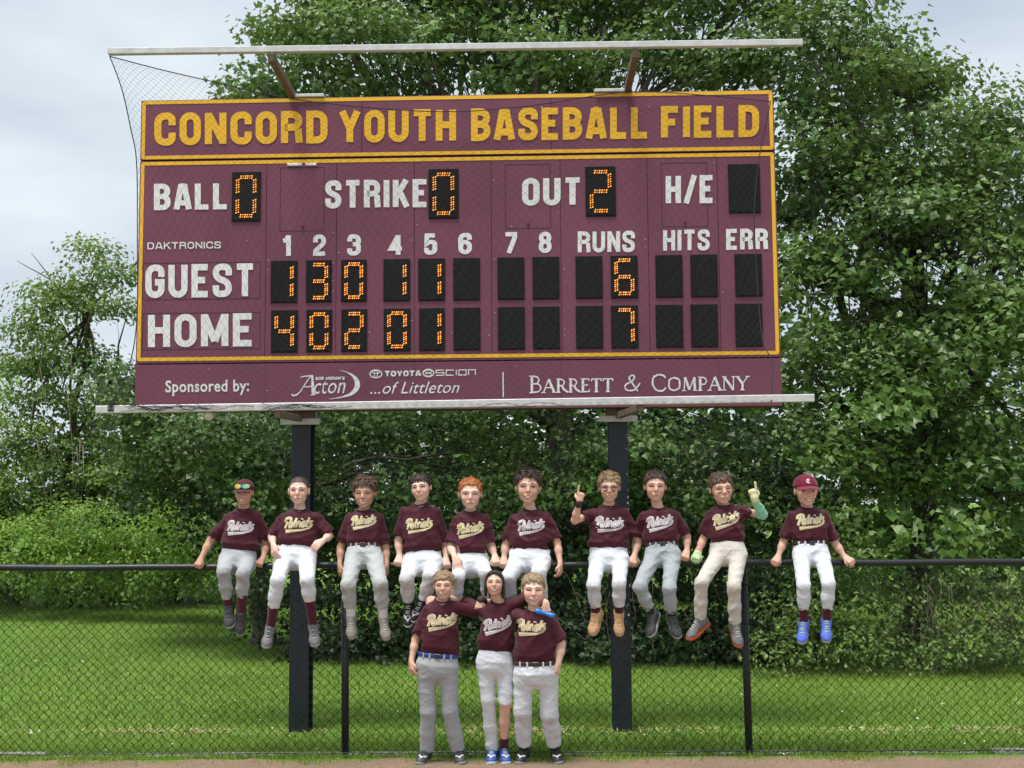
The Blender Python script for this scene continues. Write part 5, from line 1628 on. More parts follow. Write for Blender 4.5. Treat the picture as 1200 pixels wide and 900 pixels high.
    # ---- hair
    hn, style, ln = S['hair']
    hm = M['hair_' + hn]
    r_ = np.random.default_rng(S['seed'])
    hairs = Solid()
    th = {'buzz': .0035}.get(style, .008)
    hairs.ell(Hp(0, -.016, .026), Rh, np.array((.0725 * fwide, .090, .082)) * hs + (th if not S.get('capped') else .0035), .01)
    if style == 'long':
        for sx in (-1, 1): hairs.cone(Hp(sx * .070, -.02, .0), Hp(sx * .070, -.016, -.10), .015 * hs, .012 * hs, .012); 
        hairs.cone(Hp(-.03, -.07, .0), Hp(-.03, -.06, -.10), .035 * hs, .02 * hs, .02); hairs.cone(Hp(.03, -.07, .0), Hp(.03, -.06, -.10), .035 * hs, .02 * hs, .02)
    thr_f = np.array([-.2, -.075, -.03, .005, .030, .055, .2]); 
    thr_u = np.array([-.075, -.070, -.048, -.012 if style != 'buzz' else .01, .022, .052, .058])
    thr_u = thr_u + np.array([0, 0, 0, 0, .004, .010, .010]) + np.array([0, .005, .008, .008, .004, .004, .004]) * (style in ('short', 'spiky', 'curly'))
    if style == 'long': thr_u = np.array([-.14, -.13, -.12, -.10, .03, .078, .082])
    def cutter(X, Y, Z_):
        x, y, z = X - hc0[0], Y - hc0[1], Z_ - hc0[2]
        f = (x * hf[0] + y * hf[1] + z * hf[2]) / hs; u = (x * hu[0] + y * hu[1] + z * hu[2]) / hs
        xx_ = (x * hr[0] + y * hr[1] + z * hr[2])
        jag = .0045 * np.sin(xx_ * 420 + S['seed']) + .003 * np.sin(xx_ * 910 + f * 200)
        return ((np.interp(f, thr_f, thr_u) + jag * (f > .02) - u) * hs * .8).astype(np.float32)
    hairs.cut(cutter, hc0 - .2, hc0 + .2)
    if S.get('capped') is None and style != 'buzz':
        nt = {'curly': 260, 'messy': 240, 'short': 200, 'fringe': 230, 'long': 180, 'spiky': 260}[style]
        for i in range(nt):
            # root on the scalp
            az = r_.uniform(0, 2 * math.pi); el_ = math.asin(r_.uniform(.02, 1) ** .8)
            d = np.array((math.cos(az) * math.cos(el_), math.sin(az) * math.cos(el_), math.sin(el_)))
            f_, u_ = -.016 + .090 * d[1], .026 + .082 * d[2]
            if u_ < np.interp(f_, thr_f, thr_u) + .004: continue
            p = Hp(.0725 * d[0], f_, u_)
            nd = nrm(hr * d[0] + hf * d[1] + hu * d[2])
            part = S.get('part', .3)
            flow = hr * (d[0] - part + .25 * r_.standard_normal()) + hf * (.9 * d[1] + .35 + .3 * r_.standard_normal()) + hu * (-.5 + .2 * r_.standard_normal())
            lift = {'curly': .9, 'messy': .65, 'short': .40, 'fringe': .22, 'long': .12, 'spiky': 1.25}[style] * (.35 + .75 * max(0, d[2]) + .35 * max(0, d[1]) * (style in ('spiky', 'short')))
            flow = nrm(flow - nd * (flow @ nd)) 
            L_ = ln * 1.15 * hs * r_.uniform(.5, 1.35) * (.6 + .5 * max(0, d[2]))
            q0 = p; dd = nrm(flow + nd * (lift + .15))
            for sg in range(3):
                q1 = q0 + dd * L_ / 3
                hairs.cone(q0, q1, (.0066 - .0018 * sg) * hs, (.0066 - .0018 * (sg + 1)) * hs, .003)
                dd = nrm(dd - nd * (.30 + lift * .25) + hu * -.10 + (r_.standard_normal(3) * (.5 if style == 'curly' else .14)))
                q0 = q1
        if style in ('fringe', 'long', 'messy', 'short', 'spiky'):
            nf = {'fringe': 22, 'long': 16, 'messy': 6, 'short': 3, 'spiky': 0}[style]
            for i in range(nf):
                x = (-.052 + .104 * (i + .5) / nf) + r_.uniform(-.004, .004)
                if style == 'long': continue
                dirx = (x - .008) * 14 if style == 'long' else -S.get('part', .3) * 1.1
                L_ = {'fringe': .044, 'long': .055, 'messy': .030, 'short': .022, 'spiky': .020}[style] * r_.uniform(.35, 1.25)
                z0 = .076 - abs(x) * .35
                a_ = Hp(x, .066 - abs(x) * .55, z0)
                b_ = Hp(x + dirx * L_ * .5, .082 - abs(x) * .5, z0 - L_ * .5); c_ = Hp(x + dirx * L_ * .85, .084 - abs(x) * .55, z0 - L_)
                hairs.cone(a_, b_, .0085 * hs, .0065 * hs, .004); hairs.cone(b_, c_, .0065 * hs, .003 * hs, .004)
        if style == 'long':
            for i in range(34):                        # locks combed from the parting down over the temples
                sx = 1 if i % 2 else -1; t_ = r_.uniform(0, 1)
                p0_ = Hp(.006 + sx * .004, .060 - .05 * t_, .092 + .012 * t_); p1_ = Hp(sx * (.043 + .01 * t_), .062 - .05 * t_, .078 + .008 * t_); p2_ = Hp(sx * (.068 + .004 * t_), .034 - .05 * t_, .034); p3_ = Hp(sx * (.075 + .003 * t_), .016 - .04 * t_, -.03)
                for q0_, q1_ in ((p0_, p1_), (p1_, p2_), (p2_, p3_)): hairs.cone(q0_, q1_, .0060 * hs, .0050 * hs, .004)
            for i in range(60):
                sx = 1 if i % 2 else -1
                a_ = Hp(sx * .072, r_.uniform(-.07, .02), r_.uniform(-.02, .03)); b_ = a_ + (hu * -r_.uniform(.06, .10) + hr * sx * r_.uniform(-.004, .018) + hf * r_.uniform(-.01, .02)) * hs
                hairs.cone(a_, b_, .008 * hs, .004 * hs, .004)
    if S.get('capped') is None or True:
        link_mesh('hair', hairs.mesh('hair', .0044, extra=strands(S, style, ln, Hp, hr, hf, hu, hs, thr_f, thr_u, r_)), hm, root)
    # ---- cap
    if S.get('capped'):
        cm = M[S['capped']]
        cs = Solid()
        cs.ell(Hp(0, -.015, .034), Rh, np.array((.083 * fwide, .101, .085)) * hs, .01)
        lvl = .030 if S['capped'] == 'cap' else .026
        def cc(X, Y, Z_):
            x, y, z = X - hc0[0], Y - hc0[1], Z_ - hc0[2]
            u = (x * hu[0] + y * hu[1] + z * hu[2]); f = (x * hf[0] + y * hf[1] + z * hf[2])
            return (lvl * hs - u + f * .05).astype(np.float32)
        cs.cut(cc, hc0 - .2, hc0 + .2)
        cme = cs.mesh('cap', .005)
        csurf = Surf(cme, hc0, hr, hu, hf)
        capo = link_mesh('cap', cme, cm, root)
        vm = MB(); n1, n2 = 12, 5
        def vp(i, j, dz):
            t = math.pi * (.08 + .84 * i / n1); r2 = j / n2
            x = .074 * math.cos(t) * (1 - .0 * r2); f = .058 + .02 * math.sin(t) + (.062 * math.sin(t) ** .6) * r2
            return Vector(Hp(x * (1 + .06 * r2), f, lvl + .010 - .018 * r2 - .014 * (abs(math.cos(t)) ** 2) + dz))
        for dz, fl in ((0, 0), (-.005, 1)):
            b0 = len(vm.v)
            vs = [vp(i, j, dz) for j in range(n2 + 1) for i in range(n1 + 1)]
            fs = [(j * (n1 + 1) + i, j * (n1 + 1) + i + 1, (j + 1) * (n1 + 1) + i + 1, (j + 1) * (n1 + 1) + i) for j in range(n2) for i in range(n1)]
            vm.add(vs, [f[::-1] for f in fs] if not fl else fs, True)
        e0 = [n2 * (n1 + 1) + i for i in range(n1 + 1)]; o2 = (n1 + 1) * (n2 + 1)
        vm.f += [(e0[i], e0[i + 1], e0[i + 1] + o2, e0[i] + o2) for i in range(n1)]; vm.sm += [False] * n1
        vm.build('visor', cm, capo)
        if S['capped'] == 'cap':
            mb = MB()
            c0 = (0, .072 * hs)
            csurf.quads(mb, ribbon([(c0[0] + .014 * math.cos(R(50 + i * 26)), c0[1] + .014 * math.sin(R(50 + i * 26))) for i in range(11)], .006), .0015)
            csurf.quads(mb, ribbon([(c0[0] + .004 + .009 * math.cos(R(60 + i * 28)), c0[1] - .004 + .009 * math.sin(R(60 + i * 28))) for i in range(9)], .004), .0024)
            mb.build('cap_emblem', M['white_print'], capo)
        if S.get('sunglasses'):
            mb = MB()
            for sx in (-1, 1):
                csurf.poly(mb, [(sx * (.030 + .031 * math.cos(t)) , .058 * hs + .0175 * math.sin(t)) for t in [2 * math.pi * i / 16 for i in range(16)]], .007)
            sg = mb.build('sunglasses', M['mirror_lens'], root)
            mb = MB()
            for sx in (-1, 1):
                pts = [csurf.hit(sx * (.030 + .032 * math.cos(t)), .058 * hs + .0185 * math.sin(t), .007) for t in [2 * math.pi * i / 16 for i in range(17)]]
                if all(p is not None for p in pts): mb.tube(pts, .0028, 5)
            for sx in (-1, 1): mb.tube([Vector(Hp(sx * .064, .070, .060)), Vector(Hp(sx * .086, .03, .055)), Vector(Hp(sx * .088, -.04, .048))], .003, 5)
            mb.build('sunglasses_frame', M['frame_dark'], sg)
    if S.get('glasses'):
        mb = MB()
        for sx in (-1, 1):
            pts = [Vector(Hp(sx * .0315 + .0225 * math.cos(t) * (1 + .0 * sx), .100 - .008 * abs(math.cos(t)) * 0 - abs(sx * .0315 + .0225 * math.cos(t)) * .14, .000 + .0155 * math.sin(t))) for t in [2 * math.pi * i / 16 for i in range(17)]]
            mb.tube(pts, .0019, 5)
            mb.tube([Vector(Hp(sx * .054, .092, .005)), Vector(Hp(sx * .078, .05, .006)), Vector(Hp(sx * .080, -.005, .004))], .0018, 5)
        mb.tube([Vector(Hp(-.010, .100, .004)), Vector(Hp(.010, .100, .004))], .0018, 5)
        mb.build('glasses', M['frame_dark'], root)
    # ---- shirt
    sh = Solid()
    Ws = np.array([ww * 1.0 + .005, ww * 1.03 + .012, (ww + swi) / 2 * 1.02 + .012, swi * 1.02 + .014, swi * .92 + .010, swi * .62 + .008, .060])
    Ds = Db + np.array([.004, .020, .018, .012, .010, .010, .014])
    sh.loft(waist - up * .004, nb + up * .004, rt, tt, Ws, Ds, .02)
    sl = S.get('sleeve', .86)
    for j, e_, w_, f_ in ((jL, elL, wrL, S.get('sleeveL', sl)), (jR, elR, wrR, S.get('sleeveR', sl))):
        end = j + (e_ - j) * f_; dn = nrm(e_ - j)
        sh.cone(j, end - dn * .03, .052 * ar, .0560 * ar, .022); sh.cone(end - dn * .05, end, .0560 * ar, .0580 * ar, .01)
        # trim flat at the cuff and hollow the opening
        def cuff(X, Y, Z_, e0=A3(end), d0=dn.astype(np.float32)):
            x, y, z = X - e0[0], Y - e0[1], Z_ - e0[2]
            w = x * d0[0] + y * d0[1] + z * d0[2]
            rad = np.sqrt(np.maximum(x * x + y * y + z * z - w * w, 0))
            return np.where(rad < .10, w, -1).astype(np.float32)
        sh.cut(cuff, end - .06 + dn * .05, end + .06 + dn * .05)
        sh.cone(end - dn * .022, end + dn * .08, .0480 * ar, .0500 * ar, .004, mode=-1)
    sh.cone(nb - up * .026 + fw * .018, nb + up * .10 + fw * .05, nr + .008, nr + .016, .004, mode=-1)
    wv = cloth_wave(S['seed'], .0072, .034, .036)
    me = sh.mesh('shirt', .0078, wave=wv)
    ssurf = Surf(me, waist + (nb - waist) * .5, rt, up, fw)
    shirt = link_mesh('shirt', me, M['shirt'], root)
    # ribbed collar
    cb = nb + up * .004 + fw * .004
    ring = [Vector(cb + (rt * math.cos(t) * (nr + .015) + fw * (.012 + math.sin(t) * (nr + .018))) + up * (.004 - .022 * math.sin(t))) for t in [2 * math.pi * i / 20 for i in range(21)]]
    MB().tube(ring, .0058, 6).build('collar', M['collar'], shirt)
    lw = S.get('logo', (.2, 0, .03, .14))
    cols_ = {'g': ('cream_print', 'gold_print'), 'y': ('gold_print', 'cream_print'), 'w': ('white_print', 'grey_print')}[S.get('print', 'g')]
    jersey_lettering(ssurf, shirt, lw[0], lw[1], lw[2], lw[3], M[cols_[0]], M[cols_[1]])
    # ---- trousers
    tr = Solid()
    tr.loft(hc - up * .05, waist + up * .004, rt, [0, .45, .8, 1], np.array([ww * .82, ww * 1.01, ww * 1.01, ww * 1.0]), np.array([.080, .104, .094, .083]) * fat, .03)
    tr.ell(hc - VU * .03, np.eye(3), (ww * .8, .085, .075), .04)
    bag = S.get('bag', 1.0) * .91
    for kk, (hp, kn, an, to) in enumerate(((hipL, knL, anL, toL), (hipR, knR, anR, toR))):
        hem = S['hem'][kk]                                  # part of the way knee -> ankle, where the leg of the trousers ends
        tr.cone(hp, kn, .072 * min(bag, 1.04), .055 * bag, .035)
        if hem > 0.12:
            en = kn + (an - kn) * hem
            md = kn + (an - kn) * hem * .55
            tr.cone(kn, md, .054 * bag, .052 * bag, .02); tr.cone(md, en, .052 * bag, .045 * bag if hem < .95 else .050 * bag, .02)
        else:
            en = kn + (an - kn) * .02
        dn = nrm(an - kn)
        def hemcut(X, Y, Z_, e0=A3(en), d0=dn.astype(np.float32)):
            x, y, z = X - e0[0], Y - e0[1], Z_ - e0[2]
            w = x * d0[0] + y * d0[1] + z * d0[2]
            rad = np.sqrt(np.maximum(x * x + y * y + z * z - w * w, 0))
            return np.where(rad < .085 if S['hem'][1] > .5 else rad < .064, w, -1).astype(np.float32)
        tr.cut(hemcut, en - .045 + dn * .05, en + .045 + dn * .05)
        tr.cone(en - dn * .006, en + dn * .1, .036, .038, .004, mode=-1)
        hem_pt = en
        if kk == 0: enL = en
        else: enR = en
    wv2 = cloth_wave(S['seed'] + 50, .0044, .045, .026)
    me = tr.mesh('trousers', .0084, wave=wv2)
    n = len(me.vertices); co = np.empty(n * 3, np.float32); me.vertices.foreach_get('co', co); co = co.reshape(-1, 3)
    dirt = np.zeros(n); ds = S.get('dirt', .3)
    for kn, an, en in ((knL, anL, enL), (knR, anR, enR)):
        for q_, s_, a_ in ((kn + VF * .05 - VU * .03, .045, 1.0), ((kn + en) / 2 + VF * .04, .07, .8)):
            dirt += ds * a_ * np.exp(-((co - q_) ** 2).sum(1) / (2 * s_ ** 2))
    a = me.attributes.new('dirt', 'FLOAT', 'POINT'); a.data.foreach_set('value', np.clip(dirt, 0, 1).astype(np.float32))
    tro = link_mesh('trousers', me, M[S['pants']], root)
    # ---- belt
    if S.get('belt'):
        mb = MB(); nseg = 36
        wv_, dv_ = ww * 1.0 + .007, .083 * fat + .009
        rings = []
        for dz, ex in ((-.019, 0), (-.017, .003), (.010, .003), (.012, 0)):
            rings.append([Vector(waist + rt * math.copysign(abs(math.cos(t)) ** (2 / 2.3), math.cos(t)) * (wv_ + ex) + fw * math.copysign(abs(math.sin(t)) ** (2 / 2.3), math.sin(t)) * (dv_ + ex) + up * dz) for t in [2 * math.pi * i / nseg for i in range(nseg)]])
        mb.add([p for r2 in rings for p in r2], [(j * nseg + i, j * nseg + (i + 1) % nseg, (j + 1) * nseg + (i + 1) % nseg, (j + 1) * nseg + i) for j in range(3) for i in range(nseg)], True)
        belt = mb.build('belt', M[S['belt']], root)
        c = Vector(waist + fw * (dv_ + .004) - up * .003)
        Xv, Yv, Zv = Vector(rt), Vector(fw), Vector(up)
        MB().bbox(c, Xv, Yv, Zv, -.020, .020, -.004, .007, -.017, .017, .003).build('buckle', M['buckle'], belt)
        for t in (48, 70, 112, 134):
            cc_ = waist + rt * math.cos(R(t)) * (wv_ + .002) + fw * math.sin(R(t)) ** .87 * (dv_ + .003) - up * .003
            if abs(t - 90) > 15: MB().bbox(Vector(cc_), Xv, Yv, Zv, -.0065, .0065, -.004, .006, -.022, .016, .002).build('belt_loop', M[S['pants']], tro)
    # ---- socks and shoes
    for kk, (kn, an, to, en) in enumerate(((knL, anL, toL, enL), (knR, anR, toR, enR))):
        so_ = Solid(); top_ = en + (kn - an) * .10
        if S.get('bare') == kk: top_ = an + (kn - an) * .24
        if S.get('low_sock'): top_ = an + (kn - an) * .16
        tq = float(np.linalg.norm(top_ - an) / (np.linalg.norm(kn - an) + 1e-6)); so_.cone(top_, an, .031 + .021 * min(tq, .65), .0325, .01); so_.cone(an, an * .62 + to * .38 - nrm(nrm(kn - an) - nrm(to - an) * float(nrm(kn - an) @ nrm(to - an))) * .028, .0315, .022, .015)
        link_mesh('sock', so_.mesh('sock', .0075), M[S['sock']], root)
        fa = nrm(to - an); sd_ = nrm(kn - an)
        if not seated: fa = nrm(fa * np.array((1, 1, 0)) + np.array((0, 0, -.02)))
        fu = nrm(sd_ - fa * (sd_ @ fa)); fr = np.cross(fa, fu)
        fk = S.get('foot', 1.0)
        F_ = lambda x, f, u: an + (fr * x + fa * f + fu * u) * fk
        sd = Solid()
        sd.cone(F_(0, -.012, -.008), F_(0, -.016, -.03), .0365, .036, .015)
        sd.cone(F_(0, -.030, -.030), F_(0, .02, -.032), .032 * fk, .034 * fk, .02)
        sd.cone(F_(0, .0, -.002), F_(.003, .10, -.042), .036 * fk, .032 * fk, .02, (fr, 1.0))
        sd.cone(F_(0, .026, .010), F_(0, .055, -.014), .017, .020, .010)
        sd.ell(F_(.003, .112, -.047), np.stack([fr, fa, fu]), np.array((.040, .052, .027)) * fk, .025)
        def solecut(X, Y, Z_, e0=A3(F_(0, 0, -.062)), d0=(-fu).astype(np.float32)):
            return ((X - e0[0]) * d0[0] + (Y - e0[1]) * d0[1] + (Z_ - e0[2]) * d0[2]).astype(np.float32)
        sd.cut(solecut, an - .25, an + .25)
        sd.cone(F_(0, -.014, .020), F_(0, -.012, .10), .029, .036, .004, mode=-1)
        me = sd.mesh('shoe', .0060)
        ss = Surf(me, F_(0, .05, 0), fr, fa, fu)
        shoe = link_mesh('shoe', me, M[S['shoe'][0]], root)
        ol = [(0, -.064), (.020, -.058), (.030, -.040), (.031, -.01), (.031, .03), (.038, .08), (.041, .115), (.034, .148), (.016, .166), (-.006, .168), (-.028, .154), (-.038, .12), (-.038, .08), (-.030, .03), (-.030, -.01), (-.029, -.04), (-.019, -.058)]
        mb = MB(); nn = len(ol)
        rr = []
        for u, g in ((-.0775, .93), (-.074, 1.0), (-.060, 1.03), (-.056, 1.0)):
            rr.append([Vector(F_(x * g, .05 + (f - .05) * (1 + (g - 1) * .5), u + .010 * max(0, (f - .12) / .05))) for x, f in ol])
        mb.add([p for r2 in rr for p in r2], [tuple(range(nn - 1, -1, -1))] + [(j * nn + i, j * nn + (i + 1) % nn, (j + 1) * nn + (i + 1) % nn, (j + 1) * nn + i) for j in range(3) for i in range(nn)] + [tuple(range(3 * nn, 4 * nn))])
        mb.build('sole', M[S['shoe'][1]], shoe)
        if S['shoe'][2]:
            mb = MB()
            for q_ in range(5):
                f = -.018 + q_ * .017
                a_, b_ = (-.017, f), (.017, f + .004 * (-1) ** q_)
                pts = [ss.hit(a_[0] + (b_[0] - a_[0]) * t, a_[1] + (b_[1] - a_[1]) * t, .002) for t in (0, .33, .66, 1)]
                if all(p is not None for p in pts): mb.tube(pts, .0028, 5)
            if mb.v: tag(mb.build('laces', M[S['shoe'][2]], shoe), kind=None)
        if len(S['shoe']) > 3:
            mb = MB()
            ss.quads(mb, ribbon(resample([(-.028, .05), (-.006, .078), (.006, .078), (.028, .05)], .008), .009), .0022)
            ss.quads(mb, ribbon(resample([(-.030, .035), (0, .092), (.030, .035)], .008), .005), .0030)
            mb.build('shoe_stripe', M[S['shoe'][3]], shoe)
    # ---- extras
    for ex in S.get('extras', ()):
        if ex == 'gloves':
            for side, w_, h_, m_ in ((1, wrL, S['handL'], 'glove_green'), (-1, wrR, S['handR'], 'glove')):
                g_ = Solid(); hand_prims(g_, w_, W3(*h_[0]), W3(*h_[1]), h_[2], side, hsc * 1.04, h_[3] if len(h_) > 3 else '', grow=.0022)
                g_.cone(w_ - nrm(W3(*h_[0])) * .012, w_ + nrm(W3(*h_[0])) * .01, .027, .027, .01)
                link_mesh('batting_glove', g_.mesh('batting_glove', .0052), M[m_], root)
        elif ex == 'arm_sleeve':
            g_ = Solid(); m_ = elR * .65 + wrR * .35
            g_.cone(jR * .12 + elR * .88, elR, .0385, .0375, .01); g_.cone(elR, m_, .0365, .0375, .015); g_.cone(m_, wrR, .0365, .0265, .01)
            link_mesh('arm_sleeve', g_.mesh('arm_sleeve', .006, wave=cloth_wave(3, .002, .02, .015)), M['arm_green'], root)
        elif ex[0] == 'band':
            side, m_ = ex[1], ex[2]
            e_, w_ = (elL, wrL) if side == 'L' else (elR, wrR)
            d = nrm(w_ - e_); c = w_ - d * .018
            g_ = Solid(); g_.cone(c - d * .011, c + d * .011, .0325 * ar, .0315 * ar, .01)
            link_mesh('wristband', g_.mesh('wristband', .005), M[m_], root)
    return root, dict(wrR=wrR, wrL=wrL, base=base, hr=hr)

